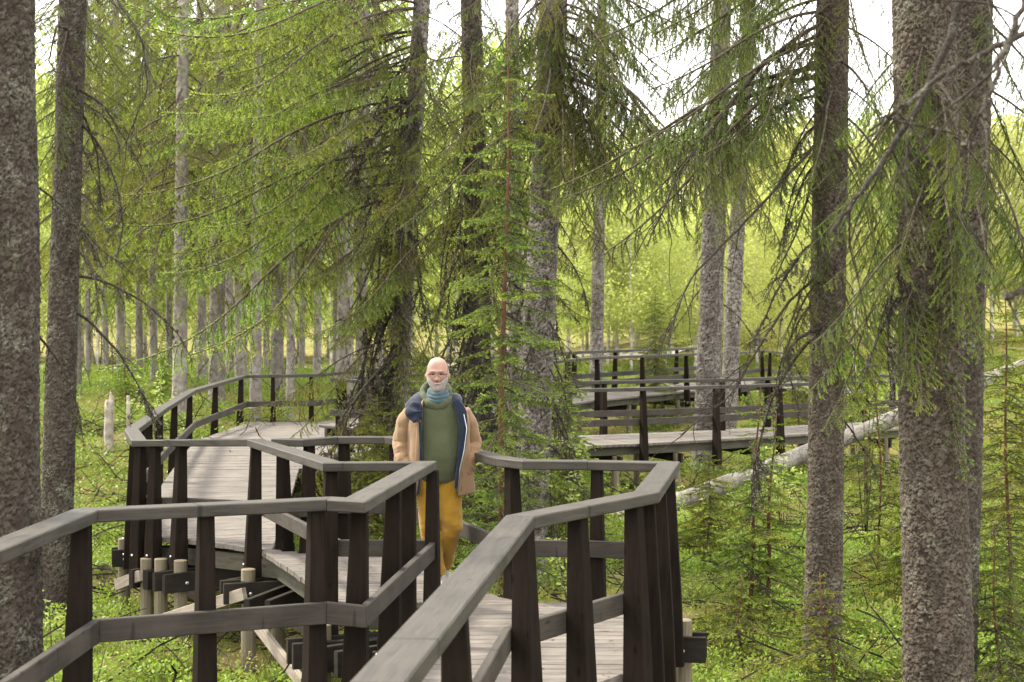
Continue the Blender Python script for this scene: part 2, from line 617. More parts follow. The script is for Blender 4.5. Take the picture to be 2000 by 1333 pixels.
def railing(P, inner, posts, label, skip_top=(), low=-0.42, bolts=False, mid_only=()):
    root = empty('railing', (P[0][0], P[0][1], 0), label, 'railing', 'railings along the boardwalk')
    root.location = (0, 0, 0)
    for i in range(len(P) - 1):
        if i in skip_top:
            continue
        seg_prism('handrail', P, i, rect_prof(-RAIL_W / 2, RAIL_W / 2, RAIL_H - RAIL_T, RAIL_H), [M['rail']], root)
        a, b = sorted((inner * 0.0455, inner * 0.0905))
        seg_prism('mid_rail', P, i, rect_prof(a, b, 0.345, 0.468, 0.005), [M['midrail']], root)
    for seg, px in posts:
        p, d = station(P, seg, px)
        post(root, p, d, inner, low)
        if bolts:
            n = Vector((-d.y, d.x, 0)) * inner
            for z in (-0.10, -0.27):
                bolt(root, Vector((p.x, p.y, p.z + z)) - n * 0.108 + d * 0.01, -n)
    return root


LEFT_POSTS = [(0, 160), (1, 402), (1, 617), (3, 703), (3, 769), (3, 799), (4, 845), (5, 646), (5, 500), (6, 354), (7, 303), (7, 274), (8, 262), (9, 276), (9, 291), (9, 312), (10, 341), (10, 371),
              (11, 421), (11, 471), (12, 533), (12, 608), (13, 707), (15, 1110), (15, 1122), (16, 1202), (16, 1282), (16, 1322)]
RIGHT_POSTS = [(1, 888), (2, 1022), (2, 1128), (2, 1238), (3, 1264), (3, 1287), (3, 1305), (4, 1166), (6, 1000), (9, 772), (10, 672), (11, 604), (12, 552)]
r_left = railing(LEFT, -1, LEFT_POSTS, 'long dark railing zigzagging along the left edge of the boardwalk', bolts=True)
r_right = railing(RIGHT, 1, RIGHT_POSTS, 'dark railing of the near right edge, turning a sharp corner behind the man')
# walking order: LEFT runs with the deck on its right, RIGHT with the deck on its left
railing(ANEAR, 1, [(1, 1256), (2, 1398), (3, 1522), (0, 1010), (4, 1690)], 'dark railing on the near side of the straight boardwalk behind the spruce', low=-0.5, skip_top=())
railing(AFAR, -1, [(0, 662), (1, 900), (2, 1180), (2, 1411), (3, 1500), (4, 1744)], 'dark railing on the far side of the straight boardwalk, ending at the fork')
railing(BNEAR, 1, [(0, 672), (1, 1108), (2, 1166), (2, 1254), (2, 1340), (3, 1440), (4, 1488), (5, 1504)], 'farthest dark railing, along the distant boardwalk beside the grey trunk')

# ---------------------------------------------------------------- decks
def deck_z(x, y):
    return float(-0.14 * math.exp(-(((x + 4.3) / 2.0) ** 2 + ((y - 19) / (4.5 if y < 19 else 9.0)) ** 2)) + 0.10 * sm(33, 37, y))


INSET = 0.056
left_in = offset(LEFT, -INSET)
right_in = offset(RIGHT, INSET)
anear_in, afar_in = offset(ANEAR, INSET), offset(AFAR, -INSET)
main_poly = [p[:2] for p in left_in[:15]] + [(-2.6, 35.2), (-3.27, 28.2), (-2.0, 27.2), (-1.4, 27.0), (-0.8, 25.6), (-2.2, 25.0), (-3.25, 23.4)] + [p[:2] for p in right_in[::-1]]


def x_cuts(poly, y):
    xs = []
    n = len(poly)
    for i in range(n):
        (x0, y0), (x1, y1) = poly[i], poly[(i + 1) % n]
        if (y0 > y) != (y1 > y):
            xs.append((x0 + (x1 - x0) * (y - y0) / (y1 - y0), i))
    return sorted(xs)


TH = 0.045


def plank_mesh(corners, th=TH):
    """corners: four (x, y, z) counter-clockwise seen from above, in the plank's frame"""
    mb = MB()
    c = 0.004
    cx = sum(p[0] for p in corners) / 4
    cy = sum(p[1] for p in corners) / 4
    top = []
    for p in corners:
        top.append((p[0] + c * (1 if p[0] < cx else -1), p[1] + c * (1 if p[1] < cy else -1), p[2]))
    mid = [(p[0], p[1], p[2] - c) for p in corners]
    bot = [(p[0], p[1], p[2] - th) for p in corners]
    mb.loft([bot, mid, top])
    return mb.mesh('plank', [M['plank']])


walk = empty('boardwalk', (0, 0, 0), 'grey plank boardwalk winding from the foreground round to the left', 'boardwalk')
far_mb = MB()
y = 2.6
PW, GAP = 0.118, 0.007
while y < 36.0:
    w = PW * (1 + 0.03 * random.uniform(-1, 1))
    y0, y1 = y, y + w
    c0, c1 = x_cuts(main_poly, y0 + 0.001), x_cuts(main_poly, y1 - 0.001)
    cm = x_cuts(main_poly, (y0 + y1) / 2)
    same = len(c0) == len(c1) == len(cm) and [e for _, e in c0] == [e for _, e in c1]
    for k in range(0, len(cm) - 1, 2):
        if same:
            xa0, xb0, xa1, xb1 = c0[k][0], c0[k + 1][0], c1[k][0], c1[k + 1][0]
        else:
            xa0 = xa1 = cm[k][0]
            xb0 = xb1 = cm[k + 1][0]
        if min(xb0 - xa0, xb1 - xa1) < 0.08:
            continue
        ja, jb = random.uniform(-.006, .006), random.uniform(-.006, .006)
        jz = random.uniform(-.0025, .0025)
        cs = [(xa0 + ja, y0, deck_z(xa0, y0) + jz), (xb0 + jb, y0, deck_z(xb0, y0) + jz), (xb1 + jb, y1, deck_z(xb1, y1) + jz), (xa1 + ja, y1, deck_z(xa1, y1) + jz)]
        if y < 20.0:
            ox, oy = (xa0 + xb0) / 2 + random.uniform(-1, 1), (y0 + y1) / 2
            me = plank_mesh([(p[0] - ox, p[1] - oy, p[2]) for p in cs])
            obj('plank', me, walk, loc=(ox, oy, 0))
        else:
            b = [(p[0], p[1], p[2] - TH) for p in cs]
            far_mb.loft([b, cs])
    y = y1 + GAP
o = obj('plank', far_mb.mesh('far_planks', [M['plank']]), walk)
o['kind'] = 'stuff'


def joist(parent, a, b, za, zb, h=0.165, t=0.055, mat='joist', name='joist'):
    a, b = Vector((*a[:2], za)), Vector((*b[:2], zb))
    d = (b - a)
    L = d.length
    if L < 0.05:
        return
    q = d.to_track_quat('X', 'Z').to_matrix().to_4x4()
    mb = MB()
    mb.loft([[(x, u, z) for u, z in rect_prof(-t / 2, t / 2, -h, 0, 0.004)] for x in (0, L)])
    return obj(name, mb.mesh(name, [M[mat]]), parent, mat=Matrix.Translation(a) @ q)


# edge joists under both rims of the near deck
lj = offset(LEFT, -0.17)
for i in range(0, 12):
    if i in (4,):
        pass
    joist(walk, lj[i], lj[i + 1], LEFT[i][2] - TH - 0.003, LEFT[i + 1][2] - TH - 0.003)
rj = offset(RIGHT, 0.17)
for i in range(0, 13):
    joist(walk, rj[i], rj[i + 1], RIGHT[i][2] - TH - 0.003, RIGHT[i + 1][2] - TH - 0.003)


def pile(parent, p, ztop, r=0.066):
    g = float(ground_z(p.x, p.y)) - 0.35
    mb = MB()
    zs = [ztop, ztop - 0.006] + list(np.linspace(ztop - 0.3, g, 4))
    L = ztop - g
    rr = [r - 0.008, r] + [r * (1 + 0.02 * k) for k in range(4)]
    rings = []
    for z, q in zip(zs, rr):
        rings.append([(z - g, q * math.cos(2 * math.pi * k / 14), q * math.sin(2 * math.pi * k / 14)) for k in range(14)])
    mb.loft(rings[::-1])
    mtx = Matrix(((0, 1, 0, p.x), (0, 0, 1, p.y), (1, 0, 0, g), (0, 0, 0, 1)))
    return obj('pile', mb.mesh('pile', [M['pile']], False), parent, mat=mtx)


def support(parent, P, seg, px, inner, span=1.75, along=0.16, out=0.27):
    """pile beside a post with a pair of cross beams gripping it"""
    p, d = station(P, seg, px)
    n = Vector((-d.y, d.x, 0)) * inner
    base = Vector((p.x, p.y, p.z))
    pp = base + d * along - n * 0.10
    pile(parent, pp, p.z - 0.115)
    for s_ in (-1, 1):
        a = base + d * (along + s_ * 0.095) - n * out
        b = base + d * (along + s_ * 0.095) + n * span
        joist(parent, a, b, p.z - 0.222, p.z - 0.222, 0.185, 0.05, 'beam', 'cross_beam')
    f = base + d * (along - 0.121) - n * 0.10
    bolt(parent, Vector((f.x, f.y, p.z - 0.325)), -d, 0.019)
    f = base + d * (along + 0.121) - n * 0.10
    bolt(parent, Vector((f.x, f.y, p.z - 0.325)), d, 0.019)
    return pp


PL = {}
for seg, px in ((1, 402), (1, 617), (3, 703), (3, 800), (5, 646), (5, 500), (6, 354), (7, 303), (7, 276), (8, 262), (9, 312), (10, 371)):
    PL[px] = support(walk, LEFT, seg, px, -1, along=-0.16 if seg in (5, 6, 7) else 0.16, out=(0.34 if seg < 7 else 0.23) if seg >= 5 else 0.27)
for seg, px in ((2, 1128), (3, 1305), (4, 1166), (6, 1000), (10, 672), (12, 552)):
    PL[px] = support(walk, RIGHT, seg, px, 1, span=0.45 if seg == 12 else 1.5)


def brace(a, b, h=0.11, t=0.045):
    a, b = Vector(a), Vector(b)
    d = b - a
    q = d.to_track_quat('X', 'Z').to_matrix().to_4x4()
    mb = MB()
    mb.loft([[(x, u, z) for u, z in rect_prof(-t / 2, t / 2, -h / 2, h / 2, 0.004)] for x in (0, d.length)])
    return obj('brace', mb.mesh('brace', [M['brace']]), walk, mat=Matrix.Translation(a) @ q)


for (x0, y0, Y0), (x1, y1, Y1) in (((228, 1143, 15.6), (276, 1124, 15.2)), ((272, 1124, 15.4), (330, 1148, 16.4)), ((332, 1139, 15.1), (385, 1168, 16.0)), ((283, 1222, 14.6), (478, 1160, 13.7)),
                                   ((492, 1208, 13.5), (592, 1338, 12.2)), ((484, 1172, 13.9), (560, 1216, 15.2)), ((560, 1208, 14.8), (640, 1250, 13.9))):
    brace(at(x0, y0, Y0), at(x1, y1, Y1))

# brown needles and bits of bark lying on the boards
lr = np.random.default_rng(77)
lx, ly = lr.uniform(-6, 1.3, 9000), lr.uniform(4, 24, 9000)
keep = np.zeros(9000, bool)
for i in range(9000):
    c_ = [q for q, _ in x_cuts(main_poly, ly[i])]
    for a_, b_ in zip(c_[0::2], c_[1::2]):
        edge = min(lx[i] - a_, b_ - lx[i])
        if edge > 0.03 and lr.random() < 0.25 + 0.75 * math.exp(-edge / 0.15):
            keep[i] = True
lx, ly = lx[keep], ly[keep]
la = lr.uniform(0, 6.28, len(lx))
ll_, lw_ = lr.uniform(0.008, 0.035, len(lx)), lr.uniform(0.002, 0.006, len(lx))
lz = np.array([deck_z(p, q) for p, q in zip(lx, ly)]) + 0.0045
lv = []
for sx, sy in ((-1, -1), (1, -1), (1, 1), (-1, 1)):
    lv.append(np.stack([lx + sx * ll_ * np.cos(la) - sy * lw_ * np.sin(la), ly + sx * ll_ * np.sin(la) + sy * lw_ * np.cos(la), lz], -1))
M['litter'] = m_plain('needle_litter', (0.10, 0.062, 0.034), 0.9, 0.1, nscale=3, var=0.6)
tag(obj('needle_litter', np_mesh('needle_litter', np.stack(lv, 1).reshape(-1, 3), np.arange(4 * len(lx)).reshape(-1, 4), [M['litter']])), 'fallen brown needles and bark bits on the boardwalk planks', kind='stuff')

# the straight deck behind the spruce and the distant one: planks across the walk
def cross_deck(near, far, label, individually, i0=0, joists=True):
    root = empty('boardwalk', (0, 0, 0), label, 'boardwalk')
    n = len(near)
    mb = MB()
    for i in range(i0, n - 1):
        a0, a1 = Vector(near[i]), Vector(near[i + 1])
        b0, b1 = Vector(far[i]), Vector(far[i + 1])
        L = (a1 - a0).length
        k = max(1, int(L / 0.125))
        for j in range(k):
            t0, t1 = j / k, (j + 0.94) / k
            jz = random.uniform(-.003, .003)
            cs = [a0.lerp(a1, t0), a0.lerp(a1, t1), b0.lerp(b1, t1), b0.lerp(b1, t0)]
            cs = [Vector((p.x, p.y, p.z + jz)) for p in cs]
            if individually:
                org = (cs[0] + cs[2]) / 2
                ex = (cs[3] - cs[0]).normalized()
                ex.z = 0
                ex.normalize()
                ey = Vector((-ex.y, ex.x, 0))
                m4 = Matrix(((ex.x, ey.x, 0, org.x), (ex.y, ey.y, 0, org.y), (0, 0, 1, org.z), (0, 0, 0, 1)))
                inv = m4.inverted()
                lc = [inv @ p for p in cs]
                q = MB()
                q.loft([[(p.x, p.y, p.z - TH) for p in lc], [tuple(p) for p in lc]])
                obj('plank', q.mesh('plank', [M['plank']]), root, mat=m4)
            else:
                mb.loft([[(p.x, p.y, p.z - TH) for p in cs], cs])
        if joists:
            for c_, d_ in ((a0.lerp(b0, 0.1), a1.lerp(b1, 0.1)), (a0.lerp(b0, 0.9), a1.lerp(b1, 0.9))):
                joist(root, c_, d_, c_.z - TH - 0.003, d_.z - TH - 0.003, 0.17, 0.06)
        for t in ((0.35, 0.85) if L > 2.5 else (0.5,)):
            for f_ in (0.06, 0.94):
                p = a0.lerp(a1, t).lerp(b0.lerp(b1, t), f_)
                pile(root, p, p.z - 0.225, 0.07)
            p, q = a0.lerp(a1, t).lerp(b0.lerp(b1, t), -0.06), a0.lerp(a1, t).lerp(b0.lerp(b1, t), 1.06)
            joist(root, p, q, p.z - 0.218, q.z - 0.218, 0.18, 0.05, 'beam', 'cross_beam')
    if not individually:
        o = obj('plank', mb.mesh('planks', [M['plank']]), root)
        o['kind'] = 'stuff'
    return root


an = [anear_in[0], anear_in[1], anear_in[2], anear_in[3], anear_in[4], anear_in[5]]
af3 = afar_in
def on_far(poly, p, d):
    """point on polyline poly across from p along the normal of d"""
    best = None
    for a, b in zip(poly[:-1], poly[1:]):
        for t in np.linspace(0, 1, 200):
            q = (a[0] + (b[0] - a[0]) * t, a[1] + (b[1] - a[1]) * t, a[2] + (b[2] - a[2]) * t)
            s_ = abs((q[0] - p[0]) * d.x + (q[1] - p[1]) * d.y)
            if best is None or s_ < best[0]:
                best = (s_, q)
    return best[1]


AD = Vector((ANEAR[4][0] - ANEAR[1][0], ANEAR[4][1] - ANEAR[1][1], 0)).normalized()
an = [(-1.35, 25.5, -0.05)] + an
af = [(-2.4, 27.55, 0.03)] + [on_far(afar_in, p, AD) for p in an[1:]]
cross_deck(an, af, 'straight grey plank boardwalk crossing behind the tall young spruce', True)
bn = offset(BNEAR, INSET)[1:]
bf = []
for i, p in enumerate(bn):
    d = dirs(BNEAR)[min(i + 1, len(BNEAR) - 2)]
    q = Vector(p) + Vector((-d.y, d.x, 0)) * 1.6
    bf.append((q.x, q.y, p[2] + 0.08))
cross_deck(bn, bf, 'distant plank boardwalk beyond the straight one, beside the grey trunk', False)

# ---------------------------------------------------------------- trunks
def cell_noise(U, Vv, nu, seed):
    """jittered cells on a cylinder: distance to the nearest and second nearest, the nearest cell's number and the height within it"""
    iu, iv = np.floor(U).astype(int), np.floor(Vv).astype(int)
    f1 = np.full(U.shape, 9.0)
    f2 = np.full(U.shape, 9.0)
    cid = np.zeros(U.shape)
    dv = np.zeros(U.shape)

    def h(a, b, k):
        x = np.sin(a * 127.1 + b * 311.7 + k * 74.7 + seed * 13.1) * 43758.5453
        return x - np.floor(x)
    for a in (-1, 0, 1):
        for b in (-1, 0, 1):
            cu, cv = iu + a, iv + b
            cw = np.mod(cu, nu)
            pu = cu - 0.05 + 1.1 * h(cw, cv, 1)
            pv = cv - 0.05 + 1.1 * h(cw, cv, 2)
            d = np.sqrt((U - pu) ** 2 + (Vv - pv) ** 2)
            near = d < f1
            f2 = np.where(near, f1, np.minimum(f2, d))
            cid = np.where(near, h(cw, cv, 3), cid)
            dv = np.where(near, Vv - pv, dv)
            f1 = np.where(near, d, f1)
    return f1, f2, cid, dv


def value_noise(U, Vv, nu, seed):
    iu, iv = np.floor(U).astype(int), np.floor(Vv).astype(int)
    fu, fv = U - iu, Vv - iv
    fu, fv = fu * fu * (3 - 2 * fu), fv * fv * (3 - 2 * fv)

    def h(a, b):
        x = np.sin(np.mod(a, nu) * 127.1 + b * 311.7 + seed * 17.3) * 43758.5453
        return x - np.floor(x)
    return (h(iu, iv) * (1 - fu) + h(iu + 1, iv) * fu) * (1 - fv) + (h(iu, iv + 1) * (1 - fu) + h(iu + 1, iv + 1) * fu) * fv - 0.5


def trunk_mesh(base, top, r0, r1, zvis, res, cell, seed, mat, depth=0.010, flare=0.45):
    """trunk from base to top (Vectors, in the tree's frame). Scales of bark are real relief between the heights zvis."""
    H = top.z - base.z
    lo, hi = zvis
    rmean = (r0 + r1) / 2
    nth = max(14, int(2 * math.pi * rmean / res))
    zs = sorted(set(list(np.linspace(base.z, lo, 8)) + list(np.arange(lo, hi, res * 1.1)) + list(np.linspace(hi, top.z, 16))))
    zs = np.array(zs)
    th = np.arange(nth) / nth * 2 * math.pi
    T, Z = np.meshgrid(th, zs)
    t = (Z - base.z) / H
    rad = r0 + (r1 - r0) * t + flare * r0 * np.exp(-(Z - base.z) / 0.28) * (0.75 + 0.35 * np.cos(T * 5 + seed))
    rad = rad * (1 + 0.025 * np.sin(T * 2 + Z * 1.1 + seed) + 0.018 * np.sin(T * 3 - Z * 2.3 + seed * 2) + 0.02 * np.sin(Z * 3.7 + seed) * np.sin(T + seed))
    nu = max(6, int(2 * math.pi * rmean / cell))
    U0, V0 = T / (2 * math.pi) * nu, Z / (cell * 1.45)
    w1, w2 = value_noise(U0 * 2, V0 * 2.4, nu * 2, seed + 1), value_noise(U0 * 2, V0 * 2.4, nu * 2, seed + 2)
    w3, w4 = value_noise(U0 * 5, V0 * 6, nu * 5, seed + 3), value_noise(U0 * 5, V0 * 6, nu * 5, seed + 4)
    wob = 0.30 * np.sin(Z * 7 + T * 2 + seed)
    f1, f2, cid, dv = cell_noise(U0 + wob + 0.75 * w1 + 0.35 * w3, V0 + 0.75 * w2 + 0.35 * w4, nu, seed)
    e = np.clip((f2 - f1 - 0.02) / 0.17, 0, 1)
    e = e * e * (3 - 2 * e)
    g1, g2, gid, gv = cell_noise(U0 * 2 + 1.2 * w2 + 0.6 * w4, V0 * 2 + 1.2 * w1 + 0.6 * w3, nu * 2, seed + 5)
    e2 = np.clip((g2 - g1) / 0.25, 0, 1)
    patch = value_noise(U0 * 0.25, V0 * 0.2, max(2, nu // 4), seed + 9)
    disp = depth * (e * (0.55 + 0.6 * cid) - 0.85 * dv * e * (0.25 + cid) + 0.5 * w3 + 0.35 * w4) + depth * 0.45 * e2 * gid * e
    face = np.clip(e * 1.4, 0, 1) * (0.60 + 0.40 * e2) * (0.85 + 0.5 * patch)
    rad = rad + disp
    bend = 0.02 * H * 0.3
    cx = base.x + (top.x - base.x) * t + bend * 0.35 * np.sin(t * 5 + seed) * t
    cy = base.y + (top.y - base.y) * t
    X, Y = cx + rad * np.cos(T), cy + rad * np.sin(T)
    n, m = Z.shape
    idx = np.arange(n * m).reshape(n, m)
    f = np.stack([idx[:-1], np.roll(idx, -1, 1)[:-1], np.roll(idx, -1, 1)[1:], idx[1:]], -1).reshape(-1, 4)
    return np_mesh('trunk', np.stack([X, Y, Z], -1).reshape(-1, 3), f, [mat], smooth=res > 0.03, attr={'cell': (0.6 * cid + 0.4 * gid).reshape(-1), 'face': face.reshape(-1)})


# ---------------------------------------------------------------- branch prototypes
class Acc:
    def __init__(s):
        s.v, s.f, s.m, s.tip, s.dry = [], [], [], [], []
        s.n = 0

    def put(s, v, f, m, tip, dry):
        s.v.append(v)
        s.f.append(f + s.n)
        s.m.append(np.full(len(f), m))
        s.tip.append(np.broadcast_to(tip, (len(v),)) if np.ndim(tip) == 0 else tip)
        s.dry.append(np.broadcast_to(dry, (len(v),)) if np.ndim(dry) == 0 else dry)
        s.n += len(v)

    def mesh(s, name, mats):
        return np_mesh(name, np.concatenate(s.v), np.concatenate(s.f), mats, np.concatenate(s.m), attr={'tip': np.concatenate(s.tip).astype(float), 'dry': np.concatenate(s.dry).astype(float)})


def nrm(a):
    return a / np.maximum(1e-9, np.linalg.norm(a, axis=-1, keepdims=True))


def march(p, d, L, n, droop, wig, r):
    pts = [np.array(p, float)]
    d = nrm(np.array(d, float))
    for i in range(n):
        d = nrm(d + np.array([0, 0, -1.0]) * droop / n + r.normal(0, wig, 3))
        pts.append(pts[-1] + d * L / n)
    return np.array(pts)


def stem(acc, pts, r0, r1, m=0, sides=3):
    n = len(pts)
    d = nrm(np.gradient(pts, axis=0))
    a = nrm(np.cross(d, np.array([0.13, 0.21, 1.0])))
    b = np.cross(d, a)
    rad = np.linspace(r0, r1, n)[:, None]
    rings = [pts + rad * (a * math.cos(2 * math.pi * k / sides) + b * math.sin(2 * math.pi * k / sides)) for k in range(sides)]
    v = np.stack(rings, 1).reshape(-1, 3)
    idx = np.arange(n * sides).reshape(n, sides)
    q = np.stack([idx[:-1], np.roll(idx, -1, 1)[:-1], np.roll(idx, -1, 1)[1:], idx[1:]], -1).reshape(-1, 4)
    f = np.concatenate([q[:, [0, 1, 2]], q[:, [0, 2, 3]]])
    acc.put(v, f, m, 0.0, 0.0)


def needles(acc, pts, density, ln, wd, r, t0=0.0, tipbase=0.0, dry=0.0, m=1):
    seg = np.linalg.norm(np.diff(pts, axis=0), axis=1)
    L = seg.sum()
    n = int(L * (1 - t0) * density)
    if n < 1:
        return
    cum = np.concatenate([[0], np.cumsum(seg)])
    t = t0 + (1 - t0) * (np.arange(n) + r.random(n)) / n
    s = t * L
    p = np.stack([np.interp(s, cum, pts[:, k]) for k in range(3)], -1)
    dd = nrm(np.gradient(pts, axis=0))
    d = nrm(np.stack([np.interp(s, cum, dd[:, k]) for k in range(3)], -1))
    a = nrm(np.cross(d, np.array([0.03, 0.05, 1.0])))
    b = np.cross(d, a)
    ph = r.random(n) * 2 * math.pi
    rad = a * np.cos(ph)[:, None] + 0.75 * b * np.sin(ph)[:, None]
    nd = nrm(d * 0.62 + rad * 0.8 + r.normal(0, 0.1, (n, 3))) * (ln * (0.7 + 0.5 * r.random(n)))[:, None]
    w = nrm(np.cross(nd, r.normal(0, 1, (n, 3)))) * wd / 2
    v = np.stack([p - w, p + w, p + nd], 1).reshape(-1, 3)
    f = np.arange(3 * n).reshape(n, 3)
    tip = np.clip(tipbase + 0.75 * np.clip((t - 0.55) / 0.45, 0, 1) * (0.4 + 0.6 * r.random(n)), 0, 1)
    acc.put(v, f, m, np.repeat(tip, 3), np.repeat((r.random(n) < dry) * 1.0, 3))


def tufts(acc, pts, n, size, r, m=1):
    i = r.integers(1, len(pts), n)
    p = pts[i] + r.normal(0, 0.006, (n, 3))
    v = (p[:, None, :] + r.normal(0, size, (n, 3, 3)) * np.array([1, 1, 1.2]))
    acc.put(v.reshape(-1, 3), np.arange(3 * n).reshape(n, 3), m, 0.0, 0.0)


def branch_live(seed, L, hang, lat, bare, density, ln, wd, pitch=(0.1, -0.5, 0.5), spacing=0.055, sub=True, thick=0.016, dry=0.03, inner=0.3, flat=0.0):
    """a spruce branch along +X: main axis, side twigs, side twigs of those, needles; bare near the trunk"""
    r = np.random.default_rng(seed)
    acc = Acc()
    n = 16
    pts = [np.zeros(3)]
    az = 0.0
    for i in range(n):
        t = i / (n - 1)
        pit = pitch[0] + pitch[1] * math.sin(min(1, t * 1.25) * math.pi * 0.5) + pitch[2] * max(0, t - 0.55) / 0.45
        az += r.normal(0, 0.05)
        pts.append(pts[-1] + np.array([math.cos(pit) * math.cos(az), math.cos(pit) * math.sin(az), math.sin(pit)]) * L / n)
    pts = np.array(pts)
    stem(acc, pts, thick, 0.0035, 0, 5)
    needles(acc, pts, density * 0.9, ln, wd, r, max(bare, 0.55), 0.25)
    cum = np.linspace(0, 1, n + 1)
    t = 0.06
    side = 1
    while t < 0.985:
        p = np.array([np.interp(t, cum, pts[:, k]) for k in range(3)])
        d = nrm(np.array([np.interp(min(1, t + 0.04), cum, pts[:, k]) for k in range(3)]) - p)
        sv = nrm(np.cross(d, [0, 0, 1])) * side
        prof = (0.30 + 0.70 * min(1, t * 2.6)) * (1 - 0.80 * t ** 1.3)
        ll = lat * prof * r.uniform(0.55, 1.2)
        a = R(r.uniform(42, 66))
        td = nrm(d * math.cos(a) + sv * math.sin(a) + np.array([0, 0, r.normal(-0.15 * hang, 0.16)]))
        alive = t > bare or r.random() < inner
        tw = march(p, td, ll, 6, hang, 0.07, r)
        stem(acc, tw, 0.0042, 0.0016, 0, 3)
        if alive:
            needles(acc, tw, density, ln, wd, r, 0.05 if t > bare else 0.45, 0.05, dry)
        if sub and ll > 0.10:
            k = int(ll / 0.052)
            cw = np.linspace(0, 1, len(tw))
            for j in range(1, k):
                u = j / k + r.uniform(-0.03, 0.03)
                q = np.array([np.interp(u, cw, tw[:, c]) for c in range(3)])
                d2 = nrm(np.array([np.interp(min(1, u + 0.1), cw, tw[:, c]) for c in range(3)]) - q)
                up = np.array([0, 0, 1.0])
                s2 = nrm(np.cross(d2, up)) * (1 if j % 2 else -1)
                sl = lat * 0.42 * (1 - 0.72 * u) * r.uniform(0.5, 1.15) * (0.55 + 0.45 * prof)
                a2 = R(r.uniform(38, 60))
                dd = nrm(d2 * math.cos(a2) + s2 * math.sin(a2) * (1 - 0.35 * hang) + np.array([0, 0, -0.55 * hang * r.random()]))
                t2 = march(q, dd, sl, 3, hang * 0.9, 0.07, r)
                stem(acc, t2, 0.0024, 0.0012, 0, 3)
                if alive and (u > 0.25 or t > bare):
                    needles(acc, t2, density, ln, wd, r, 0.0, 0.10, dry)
        side = -side
        t += spacing / L * r.uniform(0.7, 1.3)
    return acc.mesh('branch', [M['twig'], M['needle']])


def branch_dead(seed, L, droop=0.9, lich=220, size=0.010, nlat=16, thick=0.017, pitch=-0.15):
    r = np.random.default_rng(seed)
    acc = Acc()
    pts = march((0, 0, 0), (1, 0, pitch), L, 18, droop, 0.07, r)
    stem(acc, pts, thick, 0.003, 0, 5)
    tufts(acc, pts, lich, size, r)
    for j in range(nlat):
        t = r.uniform(0.12, 0.98)
        i = int(t * 17)
        d = nrm(pts[i + 1] - pts[i])
        sv = nrm(np.cross(d, [0, 0, 1])) * r.choice([-1, 1])
        a = R(r.uniform(30, 70))
        ll = L * r.uniform(0.10, 0.34) * (1 - 0.5 * t)
        tw = march(pts[i], nrm(d * math.cos(a) + sv * math.sin(a) + np.array([0, 0, r.normal(-0.25, 0.25)])), ll, 9, droop * 0.8, 0.14, r)
        stem(acc, tw, 0.0055, 0.0018, 0, 3)
        tufts(acc, tw, int(lich * 0.16), size * 0.85, r)
        for k in range(r.integers(2, 6)):
            q = r.integers(2, 9)
            d2 = nrm(tw[q] - tw[q - 1])
            t2 = march(tw[q], nrm(d2 + r.normal(0, 0.55, 3)), ll * r.uniform(0.15, 0.4), 5, droop * 0.6, 0.16, r)
            stem(acc, t2, 0.0026, 0.0012, 0, 3)
            tufts(acc, t2, int(lich * 0.03), size * 0.7, r)
    return acc.mesh('dead_branch', [M['dead'], M['lichen']])


FAR = [branch_live(100 + k, 2.0, h, 0.52, b, 165, 0.026, 0.0100, (0.05, -0.42 - 0.08 * k, 0.55), 0.070, inner=0.25) for k, (h, b) in enumerate(((0.6, 0.30), (0.8, 0.36), (0.5, 0.25), (0.9, 0.42)))]
MID = [branch_live(200 + k, 2.2, h, 0.50, b, 230, 0.022, 0.0072, (0.10, -0.50, 0.65), 0.050, inner=0.15, thick=0.0105) for k, (h, b) in enumerate(((0.7, 0.30), (0.9, 0.38), (0.5, 0.28), (1.1, 0.45)))]
NEAR = [branch_live(300 + k, 1.5, h, 0.52, b, 420, 0.0175, 0.0042, (-0.05, -0.50, 0.30), 0.050, inner=0.15, thick=0.013) for k, (h, b) in enumerate(((1.2, 0.25), (1.5, 0.3), (1.0, 0.2), (1.7, 0.3)))]
YOUNG = [branch_live(400 + k, 1.0, h, 0.34, 0.05, 330, 0.0190, 0.0068, (0.05, -0.25, 0.45), 0.036, inner=0.8, thick=0.008) for k, h in enumerate((0.25, 0.4, 0.15))]
YSMALL = [branch_live(420 + k, 0.45, h, 0.21, 0.03, 380, 0.0190, 0.0085, (0.05, -0.25, 0.45), 0.024, inner=0.9, thick=0.005) for k, h in enumerate((0.2, 0.35, 0.1))]
DEAD = [branch_dead(500 + k, 1.6, d) for k, d in enumerate((0.7, 1.0, 1.3, 0.5))]
DEADFAR = [branch_dead(520 + k, 1.5, d, lich=70, size=0.013, nlat=9, thick=0.014) for k, d in enumerate((0.7, 1.1, 0.4))]
BIRCH_DONE = None

TINT = {'lime': (1.85, 1.75, 0.85), 'olive': (1.50, 1.36, 0.80), 'green': (1.05, 1.10, 0.85), 'deep': (0.75, 0.84, 0.75), 'fresh': (1.65, 1.78, 1.0), 'bright': (1.40, 1.58, 1.0)}


def put_branch(root, me, loc, az, pitch, scale, tint, roll=0.0, name='branch'):
    m4 = Matrix.Translation(loc) @ Matrix.Rotation(az, 4, 'Z') @ Matrix.Rotation(-pitch, 4, 'Y') @ Matrix.Rotation(roll, 4, 'X') @ Matrix.Scale(scale, 4)
    o = obj(name, me, root, mat=m4)
    j = [random.uniform(0.90, 1.10) for _ in range(3)]
    o.color = (tint[0] * j[0], tint[1] * j[1], tint[2] * j[2], 1)
    return o


